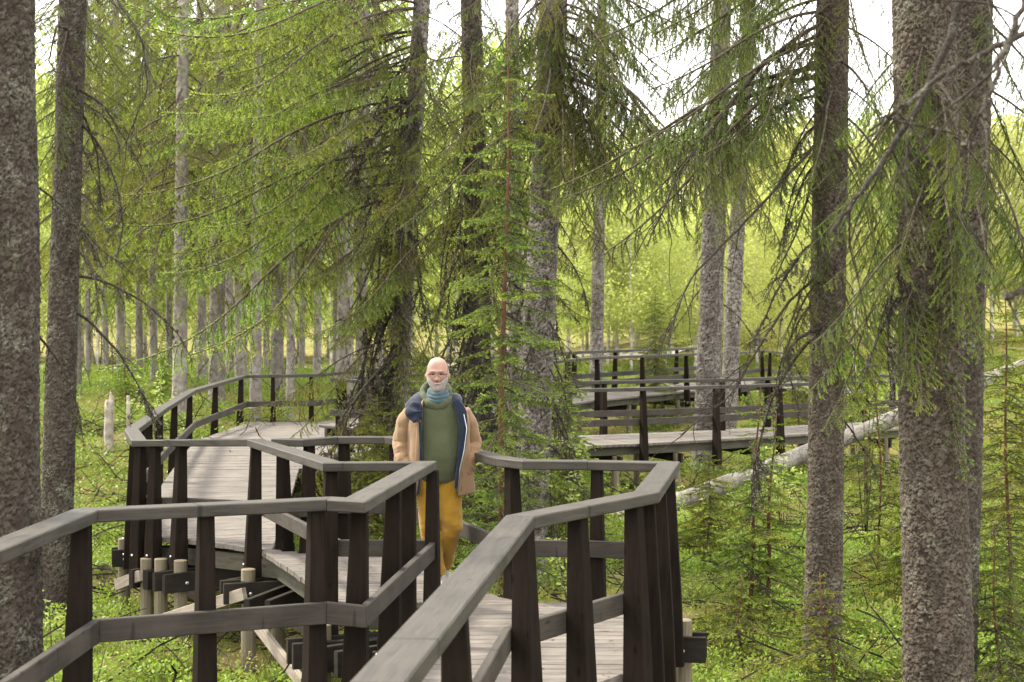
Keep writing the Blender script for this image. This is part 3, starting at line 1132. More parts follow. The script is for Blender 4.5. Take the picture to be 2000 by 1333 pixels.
def spruce(px, Y, dia, label, group=None, top_px=None, bark='bark_far', H=13.0, res=0.07, cell=0.06, depth=0.006, name='spruce_tree', base_drop=0.0, py_base=None, top_dia=None):
    """trunk only: standing at picture column px at eye level, Y metres away; top_px is its column at the upper frame edge"""
    p = at(px, HY, Y)
    gz = float(ground_z(p.x, p.y)) - base_drop
    lean = 0.0
    if top_px is not None:
        lean = (top_px - px) / 649.0                 # metres sideways per metre up
    b = Vector((p.x - lean * (CAMZ - gz), p.y, gz))
    root = empty(name, b, label, 'tree', group)
    zt = CAMZ + 660.0 * Y / F
    H = max(H, zt - gz + 1.0)
    top = Vector((lean * H, 0, H))
    lo = max(0.0, CAMZ - 690.0 * Y / F - gz)
    hi = min(H - 0.5, zt - gz + 0.2)
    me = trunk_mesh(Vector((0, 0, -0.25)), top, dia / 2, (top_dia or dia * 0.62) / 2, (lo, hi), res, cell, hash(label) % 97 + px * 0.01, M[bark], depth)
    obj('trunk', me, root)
    root['_lean'] = lean
    root['_dia'] = dia
    root['_H'] = H
    return root


def trunk_at(root, z):
    """z over the ground -> point on the axis, in the tree's frame, and the trunk radius there"""
    return Vector((root['_lean'] * z, 0, z)), root['_dia'] / 2 * (1 - 0.38 * z / root['_H'])


def dress(root, protos, z0, z1, n, L, tint, az=None, pitch=(-0.45, 0.0), seed=0, jitter=0.3, plen=2.0, name='branch', taper=0.35):
    """n branches between heights z0 and z1 over the ground; az: (centre, spread) in degrees, else all round"""
    rr = random.Random(seed * 31 + n)
    for i in range(n):
        u = (i + rr.random()) / n
        z = z0 + (z1 - z0) * u
        a = R(i * 137.5 + rr.uniform(-25, 25)) if az is None else R(az[0] + rr.uniform(-1, 1) * az[1])
        p, r = trunk_at(root, z)
        s = L * (1 - taper * u) * rr.uniform(1 - jitter, 1 + jitter) / plen
        put_branch(root, rr.choice(protos), p + Vector((math.cos(a), math.sin(a), 0)) * r * 0.7, a, rr.uniform(*pitch), s, TINT[tint], rr.uniform(-0.25, 0.25), name)


def clean(root):
    for k in ('_lean', '_dia', '_H'):
        del root[k]


# --- the big trunks in front
t = spruce(5, 8.1, 0.40, 'thick dark lichened spruce trunk cut by the left edge of the photo', top_px=2, bark='bark_dark', res=0.0078, cell=0.028, depth=0.0075)
dress(t, DEAD, 2.6, 4.2, 2, 0.7, 'green', (20, 60), seed=1, plen=1.6, name='dead_branch')
clean(t)
t = spruce(120, 15.5, 0.315, 'slender dark spruce trunk leaning slightly, beside the thick trunk on the left', top_px=139, bark='bark_dark', res=0.011, cell=0.030, depth=0.008)
dress(t, DEAD, 3.2, 6.2, 10, 1.25, 'green', (-20, 75), (-0.5, 0.1), seed=2, plen=1.6, name='dead_branch')
dress(t, DEAD, 5.1, 5.6, 3, 1.7, 'green', (-15, 25), (-0.6, -0.2), seed=3, plen=1.6, name='dead_branch')
dress(t, MID, 6.0, 7.6, 10, 1.5, 'green', (-10, 130), (-0.9, -0.4), seed=4, plen=2.2)
clean(t)
t = spruce(1820, 9.2, 0.405, 'thick brown flaky spruce trunk, the nearest on the right', top_px=1808, bark='bark_brown', res=0.0062, cell=0.026, depth=0.0085)
dress(t, NEAR, 3.3, 4.6, 12, 1.0, 'green', (-100, 100), (-0.9, -0.3), seed=5, plen=1.5)
dress(t, NEAR, 3.1, 4.7, 30, 1.0, 'fresh', (235, 65), (-1.2, -0.5), seed=51, plen=1.5)
dress(t, DEAD, 2.6, 4.5, 8, 0.9, 'green', (180, 100), (-0.7, -0.1), seed=6, plen=1.6, name='dead_branch')
clean(t)
t = spruce(1880, 11.6, 0.345, 'lichened spruce trunk standing close behind the thick brown flaky one', top_px=1899, bark='bark_dark', res=0.0095, cell=0.028, depth=0.008)
dress(t, NEAR, 4.0, 5.8, 26, 1.3, 'green', None, (-0.9, -0.3), seed=7, plen=1.5)
clean(t)
t = spruce(1617, 13.6, 0.325, 'brown spruce trunk to the right of the twin stemmed sapling', top_px=1629, bark='bark_brown', res=0.0080, cell=0.025, depth=0.008)
dress(t, NEAR, 4.5, 6.5, 22, 1.4, 'green', None, (-0.9, -0.2), seed=8, plen=1.5)
dress(t, NEAR, 5.1, 6.9, 20, 2.5, 'green', (195, 45), (-0.45, -0.05), seed=9, plen=1.5)
dress(t, NEAR, 3.4, 4.8, 14, 0.9, 'green', (-60, 80), (-1.1, -0.6), seed=10, plen=1.5)
dress(t, DEAD, 2.9, 5.2, 8, 1.6, 'green', (195, 45), (-0.75, -0.2), seed=11, plen=1.6, name='dead_branch')
dress(t, DEAD, 2.3, 3.6, 6, 0.8, 'green', (0, 70), (-0.9, -0.2), seed=12, plen=1.6, name='dead_branch')
clean(t)
# --- trunks in the middle distance
t = spruce(1386, 33, 0.55, 'thick grey spruce trunk behind the straight boardwalk', top_px=1412, bark='bark_grey', res=0.018, cell=0.05, depth=0.012)
dress(t, MID, 6.6, 11.0, 62, 2.9, 'green', None, (-0.9, -0.3), seed=13, plen=2.2)
dress(t, DEADFAR, 3.5, 7.5, 12, 1.5, 'green', None, (-0.8, -0.2), seed=14, plen=1.5, name='dead_branch')
clean(t)
t = spruce(1430, 38, 0.42, 'grey spruce trunk just right of the thick grey one by the boardwalk', top_px=1462, bark='bark_grey', res=0.02, cell=0.05, depth=0.012)
dress(t, MID, 7.2, 12.0, 54, 2.8, 'green', None, (-0.9, -0.3), seed=15, plen=2.2)
clean(t)
t = spruce(1166, 45, 0.40, 'lone straight grey trunk in front of the lime green birches', top_px=1176, bark='bark_grey', res=0.022, cell=0.05, depth=0.01)
dress(t, FAR, 8.0, 13.0, 46, 2.8, 'green', None, (-0.8, -0.2), seed=16)
dress(t, DEADFAR, 4.5, 8, 8, 1.0, 'green', None, (-0.6, 0), seed=17, plen=1.5, name='dead_branch')
clean(t)
t = spruce(1050, 18.6, 0.40, 'thick lichen grey trunk behind the tall young spruce', top_px=1078, bark='bark_grey', res=0.012, cell=0.036, depth=0.011)
dress(t, NEAR, 5.4, 7.6, 34, 2.0, 'green', None, (-0.8, -0.15), seed=18, plen=1.5)
dress(t, NEAR, 5.8, 7.8, 18, 2.7, 'green', (0, 55), (-0.45, -0.05), seed=181, plen=1.5)
dress(t, NEAR, 5.6, 7.4, 24, 1.6, 'olive', (265, 75), (-0.9, -0.3), seed=182, plen=1.5)
dress(t, DEAD, 1.2, 5.0, 34, 1.3, 'green', None, (-0.9, -0.1), seed=19, plen=1.6, name='dead_branch')
clean(t)
t = spruce(935, 20.5, 0.32, 'dark old spruce behind the man with many drooping lichened dead branches', top_px=922, bark='bark_dark', res=0.014, cell=0.040, depth=0.012)
dress(t, DEAD, 1.0, 6.0, 70, 2.0, 'green', None, (-1.1, -0.3), seed=20, plen=1.6, name='dead_branch')
dress(t, MID, 4.2, 7.6, 34, 2.5, 'green', None, (-0.8, -0.2), seed=21, plen=2.2)
dress(t, MID, 5.0, 7.6, 20, 2.0, 'olive', (260, 60), (-0.9, -0.3), seed=211, plen=2.2)
clean(t)
t = spruce(783, 23, 0.30, 'bushy old spruce with long branches sweeping left over the railing', top_px=822, bark='bark_grey', res=0.018, cell=0.040, depth=0.012)
dress(t, MID, 5.0, 9.0, 36, 4.3, 'fresh', (190, 50), (-0.50, -0.02), seed=22, plen=2.2, taper=0.1)
dress(t, MID, 1.4, 4.0, 16, 2.0, 'green', None, (-0.9, -0.4), seed=23, plen=2.2)
dress(t, MID, 4.2, 8.6, 30, 2.6, 'olive', (275, 65), (-0.8, -0.2), seed=231, plen=2.2)
dress(t, MID, 2.0, 5.0, 22, 2.3, 'olive', (225, 60), (-0.9, -0.3), seed=232, plen=2.2)
dress(t, DEAD, 1.5, 7.5, 40, 2.6, 'green', (200, 90), (-0.9, -0.3), seed=24, plen=1.6, name='dead_branch')
clean(t)
t = spruce(1008, 27, 0.30, 'pale spruce trunk half hidden between the two dark ones behind the man', top_px=1000, bark='bark_grey', res=0.022, cell=0.045, depth=0.012)
dress(t, MID, 4.5, 9.0, 24, 2.0, 'olive', None, (-0.8, -0.2), seed=25, plen=2.2)
clean(t)

# --- the stand of trunks on the left, beyond the railing
STAND = [(148, 45, .31, None), (172, 56, .20, None), (236, 50, .28, None), (272, 60, .26, None), (300, 47, .22, None), (352, 37, .35, 360), (394, 52, .32, None), (424, 40, .41, 430), (448, 56, .30, None),
         (470, 46, .36, 462), (500, 35, .26, 506), (541, 42, .34, 536), (568, 37, .20, 574), (620, 55, .28, None), (673, 40, .43, 680), (706, 44, .34, 714), (742, 58, .30, None), (590, 64, .25, None), (330, 66, .25, None), (206, 64, .25, None),
         (655, 68, .25, None), (520, 60, .25, None)]
LABELS = {352: 'grey spruce trunk rising right behind the left bend of the railing', 424: 'stoutest spruce trunk of the left stand, behind the bend of the far railing', 500: 'slim pale spruce trunk right behind the far left railing corner',
          568: 'thinnest spruce trunk close behind the far left railing', 673: 'stout spruce trunk behind the fork of the railings', 706: 'spruce trunk just right of the stout one behind the fork', 148: 'grey trunk of the left stand peeping out beside the leaning dark trunk',
          470: 'lichen covered rough trunk in the middle of the left stand', 541: 'reddish grey spruce trunk between the slim pale one and the thinnest one'}
for k, (px, Y, d, tp) in enumerate(STAND):
    lab = LABELS.get(px, 'distant spruce trunk in the crowded stand beyond the left railing')
    t = spruce(px, Y, d, lab, 'spruces of the stand beyond the left railing', top_px=tp if tp else px + random.uniform(-14, 14), bark='bark_far', res=0.03 if Y < 50 else 0.06, cell=0.06, depth=0.012)
    top = CAMZ + 690 * Y / F + 0.8
    tint = ('lime', 'olive', 'fresh', 'lime')[k % 4]
    low = 4.6 + 0.030 * (Y - 35) + random.uniform(-0.6, 0.8)
    dress(t, FAR, low, top, int((top - low) * 6.5), 3.2, tint, None, (-0.75, -0.15), seed=40 + k, taper=0.15)
    dress(t, DEADFAR, 1.0, low + 1.5, 15, 1.2, 'green', None, (-0.9, 0.0), seed=80 + k, plen=1.5, name='dead_branch')
    clean(t)

# --- young spruces
def young(px, py_top, Y, label, base_px=None, n=60, tint='fresh', wide=0.3, group=None, bare=0.12, protos=None, twin=0.0, rad=0.022, lmin=0.10):
    p = at(base_px or px, HY, Y)
    gz = float(ground_z(p.x, p.y)) - 0.05
    topz = CAMZ - (py_top - HY) * Y / F
    H = topz - gz
    root = empty('young_spruce', (p.x, p.y, gz), label, 'tree', group)
    rr = random.Random(int(px * 7 + Y))
    for s_ in ((0.0,) if not twin else (0.0, twin)):
        hh = H * (1.0 if s_ == 0 else 0.9)
        dx = (px - (base_px or px)) * Y / F
        pts = [(s_ + dx * u + 0.02 * math.sin(u * 9 + px), 0.05 * s_ + 0.02 * math.sin(u * 7), hh * u) for u in np.linspace(0, 1, 14)]
        mb = MB()
        mb.tube(pts, list(np.linspace(rad * (0.6 + H * 0.16), 0.005, 14)), 8)
        obj('trunk', mb.mesh('trunk', [M['young_bark']], True), root)
        m = int(n * (1.9 if s_ == 0 else 1.2))
        for i in range(m):
            u = bare + (0.985 - bare) * (i + rr.random() * 0.6) / m
            ln = (lmin + wide * H * (1 - u) ** 0.8) * rr.uniform(0.6, 1.15) if u < 0.93 else 0.12
            a = R(i * 137.5 + rr.uniform(-20, 20))
            q = Vector((s_ + dx * u, 0, hh * u))
            small = ln < 0.72
            put_branch(root, rr.choice(YSMALL if small else YOUNG), q, a, rr.uniform(-0.35, 0.05) + 0.75 * max(0, u - 0.8) * 3, ln / 0.45 if small else ln, TINT[tint], rr.uniform(-0.3, 0.3))
    return root


young(994, 24, 16.6, 'tall slender young spruce standing right behind the man', base_px=976, n=62, wide=0.17, tint='bright', bare=0.10, rad=0.028, lmin=0.24)
young(1482, 756, 15.2, 'twin stemmed spruce sapling in front of the brown trunk', base_px=1462, n=30, wide=0.30, tint='fresh', twin=0.16, bare=0.04, rad=0.030)
young(1445, 1120, 13.6, 'low bushy spruce seedling at the foot of the twin stemmed sapling', n=20, wide=0.75, tint='olive', bare=0.0)
young(1600, 1120, 11.8, 'small spruce seedling with thin arched twigs at the foot of the brown trunk', base_px=1640, n=20, wide=0.75, tint='olive', bare=0.02)
young(1712, 700, 17.5, 'spindly young spruce between the two brown trunks', base_px=1722, n=26, wide=0.24, tint='olive', bare=0.03)
young(1960, 560, 15.0, 'bushy young spruce at the right edge beyond the trunks', base_px=1975, n=48, wide=0.30, tint='olive', bare=0.02)
young(1940, 1040, 11.5, 'small spruce seedling right of the thick brown trunk', base_px=1955, n=26, wide=0.6, tint='green', bare=0.0)
young(2040, 200, 19.0, 'tall young spruce reaching into the photo over its right edge', n=60, wide=0.22, tint='lime', bare=0.05)
young(1280, 560, 42.0, 'dense small spruce behind the farthest railing', n=70, wide=0.30, tint='green', bare=0.02, protos=YOUNG)
young(1560, 600, 40.0, 'small bright spruce behind the end of the straight boardwalk', n=60, wide=0.30, tint='lime', bare=0.02)
young(1690, 690, 27.5, 'slim young spruce behind the bleached fallen log', n=26, wide=0.24, tint='lime', bare=0.04)
young(1385, 880, 20.0, 'squat young spruce hiding the low end of the bleached log', n=40, wide=0.55, tint='lime', bare=0.0)
young(1790, 880, 16.0, 'small yellow green spruce peeping out beside the thick brown flaky trunk', n=40, wide=0.5, tint='lime', bare=0.0)
young(1380, 1180, 14.5, 'low yellow green spruce seedling right of the sharp railing corner', n=30, wide=0.8, tint='lime', bare=0.0)
young(870, 800, 19.0, 'low spruce sapling hidden behind the man', n=50, wide=0.4, tint='fresh', bare=0.0)
young(735, 770, 21.0, 'drooping spruce sapling between the man and the railing fork', n=70, wide=0.42, tint='olive', bare=0.0)
young(1105, 690, 23.0, 'young spruce beside the straight boardwalk right of the lichen grey trunk', n=64, wide=0.30, tint='fresh', bare=0.0)
young(245, 640, 40.0, 'sparse young spruce among the trunks beyond the moss', n=50, wide=0.25, tint='fresh', bare=0.02)
young(318, 650, 43.0, 'second sparse young spruce among the trunks, behind the railing bend', n=50, wide=0.25, tint='fresh', bare=0.02)

# ---------------------------------------------------------------- birches and far wood
def birch_crown(seed, H, n, size):
    r = np.random.default_rng(seed)
    acc = Acc()
    k = 46
    hz = r.uniform(0.22, 1.0, k) * H
    az = r.uniform(0, 2 * math.pi, k)
    rd = (0.06 + 0.20 * np.sin(np.clip((hz / H - 0.15) / 0.85, 0, 1) * math.pi) ** 0.7) * H * r.uniform(0.35, 1.0, k)
    cen = np.stack([rd * np.cos(az), rd * np.sin(az), hz], -1)
    for c in cen:
        b = np.array([0, 0, c[2] - 0.35 * np.hypot(c[0], c[1]) - 0.05 * H])
        stem(acc, np.array([b, (b + c) / 2 + [0, 0, 0.02 * H], c]), 0.012, 0.004, 0, 3)
    i = r.integers(0, k, n)
    sp = np.stack([r.normal(0, 0.052, n), r.normal(0, 0.052, n), r.normal(0, 0.050, n)], -1) * H
    p = cen[i] + sp * np.array([1, 1, 0.8])
    p[:, 2] = np.maximum(p[:, 2], 0.12 * H)
    a = nrm(r.normal(0, 1, (n, 3)) + [0, 0, 0.4])
    b = nrm(np.cross(a, r.normal(0, 1, (n, 3))))
    s_ = size * (0.6 + 0.8 * r.random(n))[:, None]
    v = np.stack([p - b * s_ * 0.5, p + a * s_ * 0.4, p + b * s_ * 0.6, p - a * s_ * 0.4], 1).reshape(-1, 3)
    q = np.arange(4 * n).reshape(n, 4)
    f = np.concatenate([q[:, [0, 1, 2]], q[:, [0, 2, 3]]])
    acc.put(v, f, 1, np.repeat(r.random(n), 4), 0.0)
    return acc.mesh('crown', [M['birch'], M['leaf']])


BC = [birch_crown(700 + k, 8.0, 6500, 0.11) for k in range(4)]
tm = MB()
tm.tube([(0.05 * math.sin(u * 5), 0.04 * math.sin(u * 4 + 1), 8.0 * u) for u in np.linspace(-0.02, 0.97, 12)], list(np.linspace(0.075, 0.012, 12)), 7)
BT = tm.mesh('trunk', [M['birch']], True)
BLAB = 'slender lime green birch in the sunlit wood behind the boardwalk'


def birch(px, Y, H, tint, label=BLAB, group='birches of the sunlit wood', i=0):
    p = at(px, HY, Y)
    gz = float(ground_z(p.x, p.y))
    root = empty('birch_tree', (p.x, p.y, gz), label, 'tree', group)
    root.rotation_euler = (0, 0, random.uniform(0, 6.28))
    k = H / 8.0
    root.scale = (k, k, k)
    obj('trunk', BT, root)
    c = obj('crown', BC[i % 4], root)
    j = random.uniform(0.85, 1.12)
    c.color = (tint[0] * j, tint[1] * j * random.uniform(0.95, 1.05), tint[2] * j, 1)


rb = random.Random(5)
n = 0
for row, (Y, x0, x1, step, h0, h1) in enumerate(((62, 1090, 1700, 62, 5.5, 8.0), (70, 1060, 1760, 52, 6.5, 9.5), (80, 1040, 2080, 55, 8.0, 11.5), (94, 1000, 2100, 55, 10, 13.5))):
    px = x0 + rb.uniform(0, 30)
    while px < x1:
        birch(px, Y + rb.uniform(-3, 3), rb.uniform(h0, h1), (1.0, 1.0, 1.0), i=n)
        n += 1
        px += step * rb.uniform(0.7, 1.3)
for row, (Y, x0, x1, step, h0, h1) in enumerate(((86, -60, 1000, 78, 7, 12), (100, -80, 1000, 66, 11, 19), (118, -80, 1050, 60, 17, 28))):
    px = x0 + rb.uniform(0, 30)
    while px < x1:
        birch(px, Y + rb.uniform(-3, 3), rb.uniform(h0, h1), (0.92, 0.98, 0.9), 'bright birch glimpsed between the spruce trunks on the left', 'birches far behind the left stand', i=n)
        n += 1
        px += step * rb.uniform(0.7, 1.3)

# ---------------------------------------------------------------- undergrowth
def clump(seed, n, h, w, leaf, narrow=0.55):
    """a bilberry bush: leaves spread over a low dome on thin stalks"""
    r = np.random.default_rng(seed)
    a = r.uniform(0, 2 * math.pi, n)
    rr = w * np.sqrt(r.random(n))
    z = h * (0.25 + 0.75 * r.random(n) ** 0.6) * (1 - 0.5 * (rr / w) ** 2)
    p = np.stack([rr * np.cos(a), rr * np.sin(a), z], -1)
    d = nrm(np.stack([np.cos(a), np.sin(a), r.uniform(0.0, 1.2, n)], -1) + r.normal(0, 0.6, (n, 3)))
    s_ = nrm(np.cross(d, r.normal(0, 1, (n, 3)) + [0, 0, 1.5]))
    L = leaf * (0.6 + 0.8 * r.random(n))[:, None]
    v = np.stack([p, p + d * L * 0.5 + s_ * L * narrow * 0.5, p + d * L, p + d * L * 0.5 - s_ * L * narrow * 0.5], 1)
    k = max(3, n // 9)
    i = r.integers(0, n, k)
    b = p[i] * [0.3, 0.3, 0]
    b[:, 2] = -0.05
    st = np.stack([b - [0.002, 0, 0], b + [0.002, 0, 0], p[i] + [0.001, 0, 0], p[i] - [0.001, 0, 0]], 1)
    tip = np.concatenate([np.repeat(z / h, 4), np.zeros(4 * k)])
    return np.concatenate([v, st]).reshape(-1, 3), tip


def grass_tuft(seed, n, h, w):
    r = np.random.default_rng(seed)
    a = r.uniform(0, 2 * math.pi, n)
    rr = w * np.sqrt(r.random(n))
    p = np.stack([rr * np.cos(a), rr * np.sin(a), np.full(n, -0.02)], -1)
    d = nrm(np.stack([np.cos(a) * 0.5, np.sin(a) * 0.5, np.ones(n)], -1) + r.normal(0, 0.25, (n, 3)))
    L = h * (0.5 + 0.8 * r.random(n))[:, None]
    s_ = nrm(np.cross(d, r.normal(0, 1, (n, 3)))) * 0.003
    v = np.stack([p - s_, p + s_, p + d * L * 0.6 + s_ * 0.7 + [0, 0, -0.0], p + d * L + [0, 0, -0.02]], 1)
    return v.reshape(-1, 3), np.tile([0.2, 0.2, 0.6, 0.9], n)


def scatter(name, protos, pts, sc, label, mat, dryv, seed):
    r = np.random.default_rng(seed)
    vs_, tips, drys = [], [], []
    which = r.integers(0, len(protos), len(pts))
    ang = r.uniform(0, 2 * math.pi, len(pts))
    for i, p in enumerate(pts):
        v, tip = protos[which[i]]
        c, s_ = math.cos(ang[i]) * sc[i], math.sin(ang[i]) * sc[i]
        w = np.empty_like(v)
        w[:, 0] = v[:, 0] * c - v[:, 1] * s_ + p[0]
        w[:, 1] = v[:, 0] * s_ + v[:, 1] * c + p[1]
        w[:, 2] = v[:, 2] * sc[i] + p[2]
        vs_.append(w)
        tips.append(tip)
        drys.append(np.full(len(v), dryv[i]))
    v = np.concatenate(vs_)
    f = np.arange(len(v)).reshape(-1, 4)
    me = np_mesh(name, v, f, [mat], attr={'tip': np.clip(np.concatenate(tips), 0, 1), 'dry': np.concatenate(drys)})
    return tag(obj(name, me), label, kind='stuff')


def inside(poly, x, y):
    res = np.zeros(len(x), bool)
    n_ = len(poly)
    for i in range(n_):
        (x0, y0), (x1, y1) = poly[i], poly[(i + 1) % n_]
        c = (y0 > y) != (y1 > y)
        with np.errstate(divide='ignore', invalid='ignore'):
            xi = x0 + (x1 - x0) * (y - y0) / (y1 - y0)
        res ^= c & (x < xi)
    return res


def spread(n, y0, y1, seed, margin=1.12):
    """points over the part of the floor in view, evenly per square metre"""
    r = np.random.default_rng(seed)
    y = np.sqrt(r.uniform(y0 ** 2, y1 ** 2, n))
    x = r.uniform(-1, 1, n) * y / 3 * margin
    return x, y, r


def patchy(x, y, k=0.55, s=0.0):
    return np.sin(x * k + 1.3 * np.sin(y * k * 0.7 + s) + s) * np.sin(y * k * 0.8 + 1.1 * np.sin(x * k * 0.9 - s) + 2 * s)


deck_hole = [(p[0], p[1]) for p in main_poly]
near_p = [clump(900 + k, 95, 0.28, 0.21, 0.034) for k in range(5)]
far_p = [clump(920 + k, 55, 0.30, 0.26, 0.050) for k in range(5)]
fine_p = [clump(940 + k, 70, 0.11, 0.20, 0.022, 0.4) for k in range(4)]
tuft_p = [grass_tuft(960 + k, 34, 0.26, 0.10) for k in range(4)]

x, y, r = spread(5200, 8.5, 24, 31)
pat = patchy(x, y, 0.75, 0.4)
dens = np.where(x < -1, sm(-0.35, 0.30, pat) * (0.35 + 0.65 * sm(15, 22, y)) + 0.7 * (y < 13.5), 0.12 + 0.88 * sm(-0.15, 0.45, pat))
ok = (r.random(len(x)) < dens) & ~inside(deck_hole, x, y)
x, y = x[ok], y[ok]
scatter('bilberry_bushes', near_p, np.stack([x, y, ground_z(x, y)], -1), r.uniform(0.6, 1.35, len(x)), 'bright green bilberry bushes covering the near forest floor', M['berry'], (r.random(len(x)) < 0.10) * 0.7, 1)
x, y, r = spread(5200, 23, 68, 32)
ok = ((r.random(len(x)) < 0.45 + 0.55 * sm(-0.4, 0.3, patchy(x, y, 0.5, 1.0))) | (x < -4)) & ~inside(deck_hole, x, y)
x, y = x[ok], y[ok]
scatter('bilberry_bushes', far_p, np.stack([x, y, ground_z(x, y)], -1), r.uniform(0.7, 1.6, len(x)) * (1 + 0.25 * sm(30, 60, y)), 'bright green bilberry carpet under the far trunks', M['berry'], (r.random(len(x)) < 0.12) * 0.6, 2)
x, y, r = spread(4600, 8.5, 32, 33)
scatter('moss', fine_p, np.stack([x, y, ground_z(x, y) - 0.02], -1), r.uniform(0.6, 1.5, len(x)), 'olive and yellow moss between the bilberry bushes', M['berry'], np.clip(0.45 + 0.6 * patchy(x, y, 0.9, 2.0), 0, 0.9), 3)
def stick(seed):
    r_ = np.random.default_rng(seed)
    out = []
    for k in range(5):
        p_ = march((r_.normal(0, 0.15), r_.normal(0, 0.15), 0.03), (*r_.normal(0, 1, 2), 0.05), r_.uniform(0.25, 0.9), 5, 0.05, 0.22, r_)
        for a_, b_ in zip(p_[:-1], p_[1:]):
            for off in (np.array([0, 0, 0.006]), np.array([0.006, 0.004, 0])):
                out.append(np.stack([a_ - off, a_ + off, b_ + off * 0.8, b_ - off * 0.8]))
    return np.concatenate(out), np.zeros(len(out) * 4)


x, y, r = spread(900, 8.5, 36, 35)
scatter('fallen_twigs', [stick(k) for k in range(6)], np.stack([x, y, ground_z(x, y) + 0.03], -1), r.uniform(0.7, 1.8, len(x)), 'fallen dead twigs littering the forest floor', M['dead'], np.zeros(len(x)), 5)
x, y, r = spread(2600, 8.5, 40, 34)
ok = patchy(x, y, 0.6, 3.0) > -0.1
x, y = x[ok], y[ok]
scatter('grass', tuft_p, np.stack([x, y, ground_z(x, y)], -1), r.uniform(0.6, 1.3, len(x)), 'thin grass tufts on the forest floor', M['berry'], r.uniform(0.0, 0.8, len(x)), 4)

# leafy shrubs: rowan shoots
def shrub(px, py, Y, h, label, n=150, leaf=0.055):
    r = np.random.default_rng(int(px + py))
    p0 = at(px, py, Y)
    gz = float(ground_z(p0.x, p0.y))
    root = empty('rowan_shoot', (p0.x, p0.y, gz), label, 'plant')
    mb = MB()
    top = max(p0.z - gz, 0.35)
    tips = []
    for k in range(5):
        a = r.uniform(0, 6.28)
        e = Vector((math.cos(a) * h * 0.45, math.sin(a) * h * 0.45, top + r.uniform(-0.3, 0.35) * h))
        m_ = Vector((e.x * 0.3, e.y * 0.3, top * 0.55))
        mb.tube([(0, 0, -0.05), m_, e], [0.009, 0.006, 0.003], 5)
        tips.append((m_, e))
    obj('stem', mb.mesh('stem', [M['twig']], True), root)
    acc = Acc()
    P, D = [], []
    for i in range(n):
        m_, e = tips[i % 5]
        q = m_.lerp(e, r.uniform(0.1, 1.1))
        P.append(np.array(q) + r.normal(0, 0.05, 3) * h)
        D.append(np.array([r.normal(), r.normal(), r.normal(0.1, 0.4)]))
    P, D = np.array(P), nrm(np.array(D))
    s_ = nrm(np.cross(D, r.normal(0, 0.5, (n, 3)) + [0, 0, 1.0]))
    L = leaf * (0.6 + 0.8 * r.random(n))[:, None]
    v = np.stack([P, P + D * L * 0.5 + s_ * L * 0.22, P + D * L, P + D * L * 0.5 - s_ * L * 0.22], 1).reshape(-1, 3)
    acc.put(v, np.arange(4 * n).reshape(n, 4), 0, np.repeat(r.random(n), 4), 0.0)
    obj('foliage', acc.mesh('foliage', [M['leaf']]), root).color = (0.62, 0.72, 0.55, 1)


shrub(112, 1215, 10.5, 0.55, 'bright leafy rowan shoot at the foot of the left trunks', 200)
shrub(150, 1290, 9.8, 0.4, 'low leafy shoot at the lower left, behind the railing post', 120)
shrub(1100, 860, 18.0, 0.6, 'leafy rowan shoot right of the lichen grey trunk', 170, 0.07)
shrub(1690, 690, 21.0, 0.9, 'tall leafy shoot between the two brown trunks on the right', 260, 0.08)
shrub(1120, 1085, 14.2, 0.4, 'leafy shoot below the railing of the sharp corner', 140)
shrub(1530, 905, 21.0, 0.6, 'bright leafy shoots in front of the bleached fallen log', 240, 0.07)
shrub(1455, 945, 21.5, 0.5, 'leafy shoots before the middle of the bleached log', 240, 0.06)
shrub(1345, 985, 22.5, 0.6, 'leafy shoots before the low end of the bleached log', 260, 0.06)
shrub(300, 765, 30.0, 0.9, 'leafy bush behind the left bend of the railing', 220, 0.09)

# ---------------------------------------------------------------- fallen wood
def log_mesh(pts, r0, r1, mat, seed, name):
    n_ = 46
    P = np.array([[float(c) for c in p] for p in pts])
    t = np.linspace(0, 1, len(P))
    u = np.linspace(0, 1, n_)
    C = np.stack([np.interp(u, t, P[:, k]) for k in range(3)], -1)
    d = nrm(np.gradient(C, axis=0))
    a = nrm(np.cross(d, [0, 0, 1]))
    b = np.cross(d, a)
    m_ = 18
    th = np.arange(m_) / m_ * 2 * math.pi
    rad = np.linspace(r0, r1, n_)[:, None] * (1 + 0.06 * np.sin(3 * th + seed)[None] + 0.05 * np.sin(u * 40 + seed)[:, None] * np.cos(th * 2)[None])
    v = C[:, None] + rad[..., None] * (a[:, None] * np.cos(th)[None, :, None] + b[:, None] * np.sin(th)[None, :, None])
    idx = np.arange(n_ * m_).reshape(n_, m_)
    f = np.stack([idx[:-1], np.roll(idx, -1, 1)[:-1], np.roll(idx, -1, 1)[1:], idx[1:]], -1).reshape(-1, 4)
    return np_mesh(name, v.reshape(-1, 3), f, [mat], smooth=True)


g = at(1235, 1010, 24.5)
root = empty('fallen_log', (0, 0, 0), 'long bleached fallen log slanting up to the right behind the brown trunks', 'log')
obj('trunk', log_mesh([at(1210, 1020, 24.4), at(1400, 955, 24.6), at(1700, 838, 25.0), at(1930, 742, 25.6), at(2120, 672, 26.2)], 0.155, 0.11, M['log'], 1, 'trunk'), root)
for (px, py, az, pt, s_) in ((1720, 820, 200, -0.3, 0.55), (1690, 835, 250, -0.6, 0.5), (1740, 815, 170, 0.5, 0.45), (1660, 860, 230, 0.2, 0.5), (1760, 805, 270, -0.4, 0.6)):
    put_branch(root, random.choice(DEADFAR), at(px, py, 25.0), R(az), pt, s_, TINT['green'], name='dead_branch')
root = empty('broken_stump', (0, 0, 0), 'pale broken birch stump standing in the green undergrowth on the left', 'stump')
p = at(213, 832, 30.0)
gz = float(ground_z(p.x, p.y))
mb = MB()
rings = []
